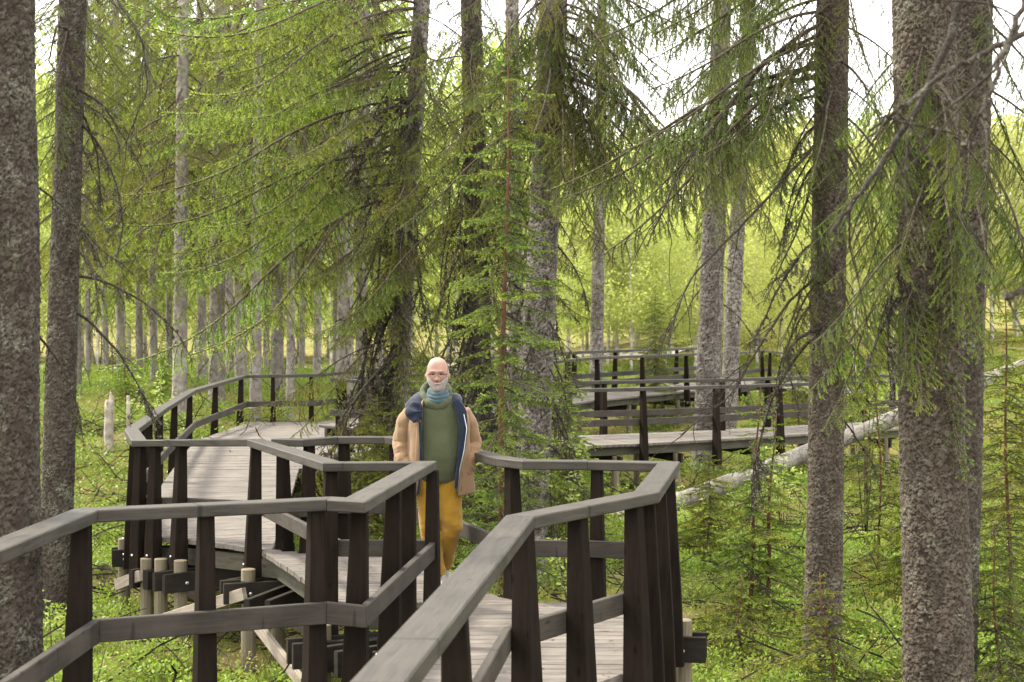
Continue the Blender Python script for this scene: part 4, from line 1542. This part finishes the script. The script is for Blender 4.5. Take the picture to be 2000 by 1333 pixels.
for k, z in enumerate(np.linspace(gz - 0.1, 0.62, 9)):
    rings.append([(p.x + 0.09 * (1 + 0.12 * math.sin(3 * a + k)) * math.cos(a), p.y + 0.09 * math.sin(a), z + (0.18 * (math.sin(a * 1.0 + 2.2) + 0.4 * math.sin(a * 5)) if k == 8 else 0)) for a in np.linspace(0, 2 * math.pi, 14)[:-1]])
mb.loft(rings)
obj('trunk', mb.mesh('trunk', [M['stump']], True), root)
p = at(250, 830, 31)
mb = MB()
mb.tube([(p.x, p.y, float(ground_z(p.x, p.y)) - 0.1), (p.x + 0.01, p.y, 0.4), (p.x + 0.005, p.y, 0.72)], [0.042, 0.04, 0.036], 8, jitter=0.1)
tag(obj('wooden_stake', mb.mesh('wooden_stake', [M['stump']], True)), 'thin grey wooden stake beside the pale broken stump', 'stake')
root = empty('dead_root', (0, 0, 0), 'twisted bare dead root lying on the moss left of the railing', 'root')
for k, (px, py, az, pt, s_, mt) in enumerate(((235, 985, 165, 0.5, 0.95, 0), (236, 985, 120, 0.9, 0.7, 1), (238, 990, 200, 0.1, 0.7, 2), (232, 1000, 150, -0.1, 0.6, 1), (205, 960, 100, 0.6, 0.5, 0))):
    q = at(px, py, 18.0)
    q.z = float(ground_z(q.x, q.y)) + 0.03
    put_branch(root, DEADFAR[mt], q, R(az), pt, s_, TINT['green'], name='dead_branch')

# a spruce standing outside the frame on the right, its bare branches crossing the near view
p = Vector((2.75, 5.6, float(ground_z(2.75, 5.6))))
t = empty('spruce_tree', p, 'near spruce just outside the right edge, its bare branches crossing the view', 'tree')
obj('trunk', trunk_mesh(Vector((0, 0, -0.2)), Vector((0.1, 0, 9)), 0.14, 0.10, (2.5, 3.0), 0.03, 0.035, 3, M['bark_brown'], 0.010), t)


def bare(parent, pts, r0, r1, twigs=10, seed=0, lich=240):
    r = np.random.default_rng(seed)
    acc = Acc()
    P = np.array([[float(c) for c in q] for q in pts])
    tt = np.linspace(0, 1, len(P))
    u = np.linspace(0, 1, 30)
    C = np.stack([np.interp(u, tt, P[:, k]) for k in range(3)], -1)
    C[1:-1] = (C[:-2] + C[1:-1] * 2 + C[2:]) / 4 + r.normal(0, 0.004, (28, 3))
    stem(acc, C, r0, r1, 0, 8)
    tufts(acc, C, lich, 0.0045, r)
    L = np.linalg.norm(P[-1] - P[0])
    for k in range(twigs):
        i = r.integers(4, 29)
        d = nrm(nrm(C[i] - C[i - 1]) + r.normal(0, 0.7, 3) + [0, 0, -0.3])
        tw = march(C[i], d, L * r.uniform(0.12, 0.3), 8, 0.5, 0.12, r)
        stem(acc, tw, 0.0045, 0.0015, 0, 4)
        tufts(acc, tw, 30, 0.004, r)
    me = acc.mesh('dead_branch', [M['dead'], M['lichen']])
    o = obj('dead_branch', me, parent)
    o.matrix_parent_inverse = Matrix.Translation(-Vector(parent.location))
    return o


bare(t, [(2.72, 5.6, 3.75), at(1905, -60, 5.3), at(1800, 200, 5.1), at(1700, 350, 5.0), at(1625, 450, 4.9)], 0.018, 0.006, 6, 1)
bare(t, [(2.72, 5.6, 3.5), at(1965, 85, 5.0), at(1870, 130, 4.9), at(1775, 200, 4.8), at(1700, 255, 4.75)], 0.012, 0.004, 6, 2)
bare(t, [(2.70, 5.6, 3.65), at(2010, -10, 4.7), at(1960, 110, 4.5), at(1915, 225, 4.4)], 0.012, 0.005, 5, 3)
bare(t, [(2.70, 5.6, 2.3), at(2010, 560, 4.3), at(1965, 585, 4.2)], 0.009, 0.004, 2, 4)
# long bare limbs of the brown trunk, sweeping down to the left
t4 = [o for o in scene.objects if o.get('label', '').startswith('brown spruce trunk to the right')][0]
t2 = [o for o in scene.objects if o.get('label', '').startswith('slender dark spruce trunk')][0]
bare(t4, [at(1622, 250, 13.6), at(1560, 320, 13.3), at(1450, 440, 13.0), at(1350, 540, 12.8), at(1305, 650, 12.7)], 0.016, 0.005, 22, 11, 700)
bare(t4, [at(1618, 520, 13.6), at(1540, 590, 13.3), at(1480, 680, 13.0), at(1430, 770, 12.8), at(1330, 850, 12.7)], 0.015, 0.004, 20, 12, 600)
bare(t4, [at(1622, 60, 13.6), at(1500, 110, 13.3), at(1400, 240, 13.0), at(1330, 330, 12.8), at(1265, 480, 12.7)], 0.017, 0.005, 20, 13, 600)
bare(t4, [at(1605, 640, 13.5), at(1560, 660, 13.2), at(1530, 700, 13.1)], 0.020, 0.009, 2, 14, 150)
bare(t2, [at(142, -60, 15.5), at(215, -20, 15.1), at(275, 70, 14.8), at(290, 170, 14.7), at(240, 290, 14.6)], 0.016, 0.005, 24, 15, 600)
bare(t2, [at(142, 60, 15.5), at(110, 50, 15.1), at(95, 120, 14.9), at(120, 160, 14.8)], 0.014, 0.005, 8, 16, 300)

# ---------------------------------------------------------------- the man
M['skin'] = m_plain('skin', (0.285, 0.158, 0.118), 0.55, 0.35, nscale=30, var=0.10)
M['lips'] = m_plain('lips', (0.16, 0.055, 0.048), 0.5, 0.3)
M['beard'] = m_plain('white_beard', (0.30, 0.275, 0.255), 0.9, 0.1, nscale=140, var=0.35)
M['tan'] = m_cloth('tan_jacket', (0.190, 0.120, 0.064), (0.158, 0.097, 0.050))
M['navy'] = m_cloth('navy_lining', (0.006, 0.011, 0.024), (0.0045, 0.008, 0.018))
M['olive'] = m_cloth('olive_sweater', (0.050, 0.057, 0.026), (0.040, 0.046, 0.021))
M['teal'] = m_cloth('teal_scarf', (0.040, 0.072, 0.082), (0.028, 0.053, 0.062), scale=90)
M['mustard'] = m_cloth('mustard_trousers', (0.240, 0.130, 0.010), (0.190, 0.102, 0.008))
M['shoe'] = m_cloth('grey_shoe', (0.20, 0.18, 0.165))
M['sole'] = m_plain('navy_sole', (0.015, 0.025, 0.055), 0.7)
M['frame'] = m_plain('spectacle_frame', (0.06, 0.045, 0.04), 0.3, 0.5, 0.3)
M['eye'] = m_plain('eye', (0.02, 0.016, 0.016), 0.2, 0.4)

MX, MY = -0.598, 12.15
man = empty('person', (MX, MY, 0.0), 'bald man with white beard in tan jacket and mustard trousers walking on the boardwalk', 'person')


def fold(p, amp, sc, seed=0.0):
    q = Vector((p.x * sc + seed, p.y * sc - seed, p.z * sc * 0.6))
    return amp * (mnoise.noise(q) + 0.5 * mnoise.noise(q * 2.1))


def loft_pts(rings, closed=True):
    mb = MB()
    mb.loft(rings, 0, False, closed)
    return mb


def limb(path, radii, sides=20, amp=0.006, sc=9.0, seed=0.0, flat=1.0, n=26, creases=()):
    """a sleeve or leg: rings along a smoothed path, with folds"""
    P = [Vector(p) for p in path]
    t = np.linspace(0, 1, len(P))
    u = np.linspace(0, 1, n)
    C = np.stack([np.interp(u, t, [p[k] for p in P]) for k in range(3)], -1)
    for _ in range(2):
        C[1:-1] = (C[:-2] + 2 * C[1:-1] + C[2:]) / 4
    rr = np.interp(u, np.linspace(0, 1, len(radii)), radii)
    D = nrm(np.gradient(C, axis=0))
    rings = []
    for i in range(n):
        d = Vector(D[i])
        a = d.cross(Vector((0, 1, 0)))
        a = a.normalized() if a.length > 0.05 else Vector((1, 0, 0))
        b = d.cross(a)
        ring = []
        for k in range(sides):
            an = 2 * math.pi * k / sides
            w = a * math.cos(an) + b * math.sin(an) * flat
            p = Vector(C[i]) + w * rr[i]
            q = rr[i] + fold(p, amp, sc, seed)
            for (uc, wd, am) in creases:
                q += am * math.exp(-((u[i] - uc) / wd) ** 2) * math.sin(an * 1.0 + uc * 30) + 0.35 * am * math.sin((u[i] - uc) / wd * 5 + an * 2) * math.exp(-((u[i] - uc) / (wd * 2)) ** 2)
            ring.append(Vector(C[i]) + w * q)
        rings.append(ring)
    return rings


# body: one surface - head, neck, trunk, arms, legs
def head_point(th, ph):
    """direction -> surface of the head (facing -y), centred at eye level"""
    d = Vector((math.sin(th) * math.sin(ph), -math.cos(ph) * math.sin(th), math.cos(th)))
    x, y, z = d.x * 0.0785, d.y * 0.098, d.z * (0.128 if d.z > 0 else 0.150)
    if d.z > 0:
        k_ = (abs(d.x) ** 3.0 + abs(d.y) ** 3.0 + abs(d.z) ** 3.0) ** (-1 / 3.0)
        x, y, z = x * k_, y * k_, z * (0.5 + 0.5 * k_)
    low = max(0.0, -d.z)
    x *= 1 - 0.26 * low ** 1.6
    if y < 0:
        y *= 1 - 0.10 * low
    else:
        y *= 1 - 0.42 * low
    x *= 1 + 0.04 * math.exp(-((z + 0.02) / 0.05) ** 2)
    front = max(0.0, -d.y)
    g = lambda cx, cz, sx, sz: math.exp(-((x - cx) / sx) ** 2 - ((z - cz) / sz) ** 2)
    if d.y < 0:
        o = 0.0
        o += 0.030 * g(0, -0.045, 0.013, 0.016) + 0.017 * g(0, -0.020, 0.009, 0.024)          # nose
        o += 0.008 * (g(0.014, -0.050, 0.009, 0.009) + g(-0.014, -0.050, 0.009, 0.009))
        o += 0.008 * (g(0.030, 0.020, 0.024, 0.010) + g(-0.030, 0.020, 0.024, 0.010)) + 0.004 * g(0, 0.018, 0.02, 0.012)
        o -= 0.013 * (g(0.031, -0.004, 0.017, 0.011) + g(-0.031, -0.004, 0.017, 0.011))
        o += 0.005 * (g(0.040, -0.035, 0.02, 0.016) + g(-0.040, -0.035, 0.02, 0.016))
        o -= 0.006 * g(0, -0.083, 0.024, 0.004)                                               # mouth
        o += 0.005 * g(0, -0.091, 0.018, 0.005) + 0.004 * g(0, -0.076, 0.018, 0.004)
        o += 0.010 * g(0, -0.122, 0.03, 0.018)
        y -= o * min(1, front * 2.2)
    ear = math.exp(-((y - 0.012) / 0.016) ** 2 - ((z + 0.022) / 0.030) ** 2)
    x += math.copysign(1, x) * 0.024 * ear * (abs(d.x) > 0.5)
    return Vector((x, y, z))


HC = Vector((0.010, -0.02, 1.672))
NT_, NP_ = 72, 96
hv = []
for i in range(NT_ + 1):
    for j in range(NP_):
        hv.append(head_point(math.pi * (i + 0.001) / (NT_ + 0.002), 2 * math.pi * j / NP_))
bm_ = MB()
rings = [[hv[i * NP_ + j] + HC for j in range(NP_)] for i in range(NT_ + 1)]
bm_.loft(rings, 0, True)
# neck and trunk, arms and legs under the clothes
bm_.loft([[Vector((0.012 + a * math.cos(t), 0.02 * (1.62 - z) / 0.2 + b * math.sin(t), z)) for t in np.linspace(0, 2 * math.pi, 25)[:-1]] for z, a, b in
          ((0.86, 0.15, 0.10), (1.0, 0.145, 0.105), (1.2, 0.155, 0.105), (1.38, 0.17, 0.09), (1.44, 0.12, 0.075), (1.48, 0.064, 0.062), (1.60, 0.058, 0.062))])
HIPL, HIPR = Vector((-0.075, 0.0, 0.90)), Vector((0.095, 0.0, 0.90))
LEG_L = [HIPL, Vector((-0.050, -0.03, 0.47)), Vector((0.012, -0.03, 0.075))]
LEG_R = [HIPR, Vector((0.120, -0.05, 0.47)), Vector((0.050, 0.20, 0.12))]
ARM_L = [Vector((-0.19, 0.0, 1.39)), Vector((-0.285, 0.06, 1.12)), Vector((-0.205, -0.045, 0.93))]
ARM_R = [Vector((0.215, 0.0, 1.39)), Vector((0.275, 0.06, 1.12)), Vector((0.215, -0.035, 0.92))]
for leg in (LEG_L, LEG_R):
    bm_.loft(limb(leg, [0.075, 0.05, 0.036], 14, 0))
for arm, s_ in ((ARM_L, 1), (ARM_R, -1)):
    bm_.loft(limb(arm, [0.05, 0.04, 0.028], 12, 0))
    w = arm[2]
    bm_.loft(limb([w, w + Vector((0.01 * s_, -0.01, -0.05)), w + Vector((0.015 * s_, -0.012, -0.09))], [0.028, 0.038, 0.034], 12, 0, n=8, flat=0.55))
    for k in range(4):
        q = w + Vector((0.015 * s_, -0.040 + 0.018 * k, -0.085))
        bm_.loft(limb([q, q + Vector((0.015 * s_, 0, -0.035)), q + Vector((0.035 * s_, 0, -0.055 - 0.008 * (k in (1, 2))))], [0.0095, 0.009, 0.007], 8, 0, n=7))
    q = w + Vector((0.01 * s_, -0.04, -0.04))
    bm_.loft(limb([q, q + Vector((0.02 * s_, -0.025, -0.025)), q + Vector((0.035 * s_, -0.03, -0.05))], [0.011, 0.010, 0.008], 8, 0, n=7))
body = obj('body', bm_.mesh('body', [M['skin']], True), man)
rm = body.modifiers.new('one_surface', 'REMESH')
rm.mode = 'VOXEL'
rm.voxel_size = 0.0042
rm.use_smooth_shade = True


def shell_patch(name, test, lift, mat, rough=0.0):
    """a patch of hair standing off the head wherever test(x, y, z) holds"""
    mb = MB()
    idx = {}
    for i in range(NT_):
        for j in range(NP_):
            q = [(i, j), (i, (j + 1) % NP_), (i + 1, (j + 1) % NP_), (i + 1, j)]
            c = sum((hv[a * NP_ + b] for a, b in q), Vector()) / 4
            if not test(c.x, c.y, c.z):
                continue
            f = []
            for a, b in q:
                if (a, b) not in idx:
                    p = hv[a * NP_ + b]
                    n_ = Vector((p.x / 0.0765 ** 2, p.y / 0.098 ** 2, p.z / 0.14 ** 2)).normalized()
                    idx[(a, b)] = len(mb.v)
                    mb.v.append(tuple(HC + p + n_ * (lift + rough * mnoise.noise(p * 160) + 0.4 * rough * mnoise.noise(p * 420))))
                f.append(idx[(a, b)])
            mb.f.append(f)
            mb.m.append(0)
    o = obj(name, mb.mesh(name, [mat], True), man)
    sm_ = o.modifiers.new('depth', 'SOLIDIFY')
    sm_.thickness = lift * 1.2 + 0.003
    sm_.offset = -1
    return o


shell_patch('beard', lambda x, y, z: z < -0.067 + 0.9 * max(0, abs(x) - 0.025) and y < 0.0 and abs(x) < 0.0735 and not (abs(x) < 0.015 and -0.089 < z < -0.079) and not (abs(x) < 0.012 and z > -0.070), 0.0025, M['beard'], 0.005)
shell_patch('hair', lambda x, y, z: -0.085 < z < 0.062 and (y > 0.035 or (abs(x) > 0.064 and y > -0.028 and z > -0.060)) and not (abs(x) > 0.08 and -0.05 < z < 0.012), 0.0008, M['beard'], 0.002)
for s_ in (-1, 1):
    mb = MB()
    mb.tube([HC + Vector((s_ * 0.013, -0.102, 0.018)), HC + Vector((s_ * 0.030, -0.101, 0.024)), HC + Vector((s_ * 0.050, -0.088, 0.017))], [0.003, 0.004, 0.002], 6)
    obj('eyebrow', mb.mesh('eyebrow', [M['beard']], True), man)
    mb = MB()
    c = HC + Vector((s_ * 0.031, -0.079, -0.004))
    mb.loft([[c + Vector((0.0125 * math.cos(t) * math.sin(p_), -0.010 * math.cos(p_), 0.0055 * math.sin(t) * math.sin(p_))) for t in np.linspace(0, 2 * math.pi, 13)[:-1]] for p_ in np.linspace(0.05, math.pi - 0.05, 8)])
    obj('eye', mb.mesh('eye', [M['eye']], True), man)
mb = MB()
mb.tube([HC + Vector((-0.018, -0.101, -0.0845)), HC + Vector((0, -0.107, -0.083)), HC + Vector((0.018, -0.101, -0.0845))], [0.002, 0.0042, 0.002], 8)
obj('mouth', mb.mesh('mouth', [M['lips']], True), man)
mb = MB()
for s_ in (-1, 1):
    c = HC + Vector((s_ * 0.032, -0.108, -0.008))
    mb.tube([c + Vector((0.024 * math.cos(t), 0.010 * abs(math.cos(t)) * (1 if s_ * math.cos(t) > 0 else -0.2), 0.0165 * math.sin(t))) for t in np.linspace(0, 2 * math.pi, 25)], 0.0016, 5)
    mb.tube([HC + Vector((s_ * 0.056, -0.098, -0.002)), HC + Vector((s_ * 0.079, -0.05, 0.0)), HC + Vector((s_ * 0.083, 0.01, -0.002))], 0.0013, 5)
mb.tube([HC + Vector((-0.008, -0.110, -0.003)), HC + Vector((0, -0.113, 0.0)), HC + Vector((0.008, -0.110, -0.003))], 0.0012, 5)
obj('spectacles', mb.mesh('spectacles', [M['frame']], True), man)

# trousers
mb = MB()
mb.loft(limb([Vector((-0.072, 0.0, 0.96)), LEG_L[0] + Vector((0, 0, -0.08)), LEG_L[1], Vector((-0.005, -0.02, 0.20)), LEG_L[2]], [0.100, 0.104, 0.082, 0.070, 0.064], 24, 0.008, 10, 3.0, n=44, creases=((0.55, 0.05, 0.010), (0.9, 0.03, 0.008))))
mb.loft(limb([Vector((0.092, 0.0, 0.96)), LEG_R[0] + Vector((0.004, -0.01, -0.08)), LEG_R[1], Vector((0.085, 0.06, 0.30)), LEG_R[2]], [0.100, 0.106, 0.084, 0.072, 0.064], 24, 0.008, 10, 8.0, n=44, creases=((0.5, 0.06, 0.012), (0.9, 0.03, 0.008))))
mb.loft([[Vector((0.010 + a * math.cos(t), b * math.sin(t), z)) for t in np.linspace(0, 2 * math.pi, 33)[:-1]] for z, a, b in ((0.84, 0.13, 0.09), (0.88, 0.168, 0.112), (0.95, 0.178, 0.12), (1.02, 0.172, 0.116))])
tr = obj('trousers', mb.mesh('trousers', [M['mustard']], True), man)
rm = tr.modifiers.new('one_surface', 'REMESH')
rm.mode = 'VOXEL'
rm.voxel_size = 0.008
rm.use_smooth_shade = True
smo = tr.modifiers.new('ease', 'SMOOTH')
smo.iterations = 3
# shoes
for an, tilt in ((LEG_L[2], 0.0), (LEG_R[2], 0.45)):
    root_m = Matrix.Translation(Vector((an.x, an.y, 0.0 if tilt == 0 else 0.035))) @ Matrix.Rotation(tilt, 4, 'X')
    def srow(sz, z0, z1, top_cut):
        out = []
        for yy, w, h in ((0.075, 0.026, 0.070), (0.055, 0.036, 0.085), (0.0, 0.038, 0.100), (-0.06, 0.043, 0.072), (-0.12, 0.048, 0.052), (-0.165, 0.042, 0.042), (-0.192, 0.022, 0.032)):
            out.append([root_m @ Vector((w * sz * math.cos(t), yy * sz, z0 + (min(h, z1) - z0) * 0.5 * (1 + math.sin(t)))) for t in np.linspace(0, 2 * math.pi, 19)[:-1]])
        return out
    mb = MB()
    mb.loft(srow(1.0, 0.022, 0.2, 0))
    sh = obj('shoe', mb.mesh('shoe', [M['shoe']], True), man)
    mb = MB()
    mb.loft(srow(1.06, 0.0, 0.030, 0))
    obj('sole', mb.mesh('sole', [M['sole']], True), sh)
    sh.parent = man

# sweater with its cowl, and the scarf at the neck
def torso(rows, cx, sides, amp, sc, seed, a0=0.0, a1=2 * math.pi, closed=True, fine=3):
    Z = [r_[0] for r_ in rows]
    zz = np.linspace(Z[0], Z[-1], len(rows) * fine)
    A = np.interp(zz, Z, [r_[1] for r_ in rows])
    B = np.interp(zz, Z, [r_[2] for r_ in rows])
    O = np.interp(zz, Z, [r_[3] for r_ in rows])
    rings = []
    for z, a, b, o_ in zip(zz, A, B, O):
        ring = []
        ts = np.linspace(a0, a1, sides + 1)
        for t in (ts[:-1] if closed else ts):
            p = Vector((cx + a * math.sin(t), o_ - b * math.cos(t), z))
            q = 1 + fold(p, amp, sc, seed) / max(0.05, a)
            ring.append(Vector((cx + a * math.sin(t) * q, o_ - b * math.cos(t) * q, z)))
        rings.append(ring)
    return rings


mb = MB()
mb.loft(torso([(0.815, .168, .122, 0), (0.84, .178, .136, -.005), (0.92, .180, .150, -.012), (1.02, .180, .156, -.018), (1.14, .182, .148, -.012), (1.28, .190, .134, 0), (1.38, .185, .115, .01), (1.44, .130, .095, .015), (1.48, .085, .08, .015)], 0.02, 72, 0.014, 6, 1.5, fine=6), 0, False)
sw = obj('sweater', mb.mesh('sweater', [M['olive']], True), man)
def torus(cx, cy, cz, a, b, r_, tilt, amp, seed, n_=44, m_=16, flat=1.0, rfun=None):
    rings = []
    for i in range(n_):
        t = 2 * math.pi * i / n_
        rr_ = r_ * (rfun(t) if rfun else 1.0)
        ring = []
        for k in range(m_):
            s2 = 2 * math.pi * k / m_
            x = (a + rr_ * math.cos(s2)) * math.sin(t)
            y_ = -(b + rr_ * math.cos(s2)) * math.cos(t)
            z = rr_ * flat * math.sin(s2) + tilt * (-math.cos(t)) * -1 * -1
            p = Vector((cx + x, cy + y_, cz + z))
            f_ = fold(p, amp, 22, seed)
            ring.append(p + Vector((math.sin(t) * math.cos(s2), -math.cos(t) * math.cos(s2), math.sin(s2))) * f_)
        rings.append(ring)
    rings.append(rings[0])
    return rings


mb = MB()
mb.loft(torus(0.008, 0.015, 1.470, 0.098, 0.092, 0.036, 0.052, 0.008, 4, flat=1.25), 0, False)
mb.loft(torus(-0.006, 0.035, 1.520, 0.102, 0.088, 0.026, 0.075, 0.008, 9, flat=1.4), 0, False)
obj('cowl', mb.mesh('cowl', [M['olive']], True), sw)
mb = MB()
for k, (z, a, r_) in enumerate(((1.535, 0.062, 0.021), (1.510, 0.068, 0.022), (1.483, 0.072, 0.022), (1.458, 0.070, 0.020))):
    mb.loft(torus(0.012, -0.008, z, a, a + 0.004, r_, 0.030, 0.006, 11 + k), 0, False)
obj('scarf', mb.mesh('scarf', [M['teal']], True), man)

# jacket: open in front, navy inside
ROWS = [(0.735, .285, .175), (0.78, .285, .178), (0.90, .272, .178), (1.02, .262, .176), (1.16, .255, .170), (1.28, .254, .160), (1.35, .240, .142), (1.405, .208, .124), (1.445, .160, .106), (1.465, .130, .100)]
EDGE_L = lambda z: np.interp(z, [0.70, 0.95, 1.30, 1.42, 1.52], [-0.150, -0.120, -0.115, -0.110, -0.075])     # where the two front edges hang
EDGE_R = lambda z: np.interp(z, [0.70, 0.95, 1.10, 1.30, 1.42, 1.52], [0.175, 0.185, 0.215, 0.238, 0.190, 0.085])
zz = np.linspace(0.735, 1.465, 42)
A = np.interp(zz, [r_[0] for r_ in ROWS], [r_[1] for r_ in ROWS])
B = np.interp(zz, [r_[0] for r_ in ROWS], [r_[2] for r_ in ROWS])
JC = 0.018
rings = []
for z, a, b in zip(zz, A, B):
    tr_ = math.asin(max(-0.96, min(0.96, (EDGE_R(z) - JC) / a)))
    tl_ = 2 * math.pi + math.asin(max(-0.96, min(0.96, (EDGE_L(z) - JC) / a)))
    ring = []
    for t in np.linspace(tr_, tl_, 60):
        p = Vector((JC + a * math.sin(t), 0.005 - b * math.cos(t), z - (0.018 if t < 3.1 else -0.012) * 0 + 0.02 * (1 if z < 0.8 else 0) * math.cos(t) * -1))
        q = 1 + (fold(p, 0.012, 8, 6.0) + 0.006 * math.sin(t * 9 + z * 3)) / max(0.1, a)
        fl = 0.018 * math.exp(-((t - tr_) / 0.25) ** 2) + 0.018 * math.exp(-((t - tl_) / 0.25) ** 2)      # fronts stand off a little
        ring.append(Vector((JC + (p.x - JC) * q, 0.005 + (p.y - 0.005) * q - fl, p.z)))
    rings.append(ring)
mb = MB()
mb.loft(rings, 0, False, False)
jk = obj('jacket', mb.mesh('jacket', [M['tan'], M['navy'], M['navy']], True), man)
so = jk.modifiers.new('cloth', 'SOLIDIFY')
so.thickness = 0.014
so.offset = -1
so.material_offset = 1
so.material_offset_rim = 1
for nm, path, rad, sd_ in (('sleeve', [(-0.175, .01, 1.365), (-0.236, .03, 1.28), (-0.284, .055, 1.12), (-0.270, -.02, 1.00), (-0.215, -.060, 0.915)], [.076, .080, .073, .066, .054], 2.0),
                           ('sleeve', [(0.190, .01, 1.365), (0.246, .03, 1.27), (0.284, .055, 1.12), (0.278, -.02, 1.00), (0.222, -.055, 0.895)], [.074, .078, .070, .062, .050], 5.0)):
    mb = MB()
    mb.loft(limb(path, rad, 36, 0.012, 13, sd_, n=80, creases=((0.50, 0.03, 0.006), (0.62, 0.022, 0.008), (0.70, 0.018, 0.008), (0.79, 0.02, 0.008), (0.89, 0.018, 0.007), (0.3, 0.03, 0.004))))
    obj(nm, mb.mesh(nm, [M['tan']], True), jk)
for pth in ([(0.235, -0.150, 1.30), (0.232, -0.168, 1.10), (0.212, -0.176, 0.92), (0.205, -0.178, 0.76)], [(-0.145, -0.168, 1.28), (-0.150, -0.174, 1.05), (-0.165, -0.176, 0.80)]):
    mb = MB()
    mb.tube(pth, 0.0035, 5)
    obj('seam', mb.mesh('seam', [M['tan']], True), jk)
mb = MB()
mb.tube([(0.222, -0.172, 1.36), (0.246, -0.186, 1.25), (0.226, -0.198, 1.08), (0.192, -0.203, 0.93), (0.178, -0.203, 0.76)], 0.0035, 5)
obj('zip', mb.mesh('zip', [M['bolt']], True), jk)
# shoulder yoke in navy, hood lying on the shoulders, the turned-out front facings
def ribbon(path, widths, thick, mat, name, parent, up=(0, -1, 0.2), amp=0.008, seed=0, n=30):
    P = np.array(path, float)
    t = np.linspace(0, 1, len(P))
    u = np.linspace(0, 1, n)
    C = np.stack([np.interp(u, t, P[:, k]) for k in range(3)], -1)
    for _ in range(2):
        C[1:-1] = (C[:-2] + 2 * C[1:-1] + C[2:]) / 4
    W = np.interp(u, np.linspace(0, 1, len(widths)), widths)
    D = nrm(np.gradient(C, axis=0))
    rings = []
    for i in range(n):
        d = Vector(D[i])
        nn = Vector(up).normalized()
        s2 = d.cross(nn).normalized()
        nn = s2.cross(d)
        ring = []
        for k in range(18):
            an = 2 * math.pi * k / 18
            p = Vector(C[i]) + s2 * W[i] * math.cos(an) + nn * thick * math.sin(an) * (1.0 + 0.25 * math.sin(u[i] * 14 + seed))
            ring.append(p + (s2 * math.cos(an) + nn * math.sin(an)) * fold(p, amp, 16, seed))
        rings.append(ring)
    mb = MB()
    mb.loft(rings)
    return obj(name, mb.mesh(name, [mat], True), parent)


ribbon([(-0.140, -0.150, 1.310), (-0.178, -0.120, 1.395), (-0.160, -0.02, 1.460), (-0.09, 0.105, 1.495), (0.02, 0.135, 1.500), (0.12, 0.10, 1.485), (0.160, -0.02, 1.460), (0.180, -0.10, 1.415)], [0.045, 0.068, 0.062, 0.068, 0.072, 0.062, 0.048, 0.034], 0.030, M['navy'], 'hood', jk, (0, -0.35, 1), 0.010, 3)
ribbon([(-0.150, -0.140, 1.445), (-0.178, -0.168, 1.375), (-0.150, -0.186, 1.30)], [0.040, 0.068, 0.020], 0.020, M['navy'], 'collar_flap', jk, (-0.25, -1, 0.3), 0.003, 7)
ribbon([(0.150, -0.125, 1.47), (0.205, -0.150, 1.38), (0.222, -0.165, 1.25), (0.205, -0.178, 1.08), (0.178, -0.185, 0.93), (0.160, -0.185, 0.78)], [0.030, 0.040, 0.034, 0.026, 0.016, 0.010], 0.010, M['navy'], 'facing', jk, (0.15, -1, 0), 0.005, 8)
ribbon([(-0.118, -0.178, 1.30), (-0.112, -0.186, 1.10), (-0.112, -0.190, 0.92), (-0.135, -0.190, 0.74)], [0.012, 0.011, 0.011, 0.011], 0.008, M['navy'], 'facing', jk, (0, -1, 0), 0.003, 9)
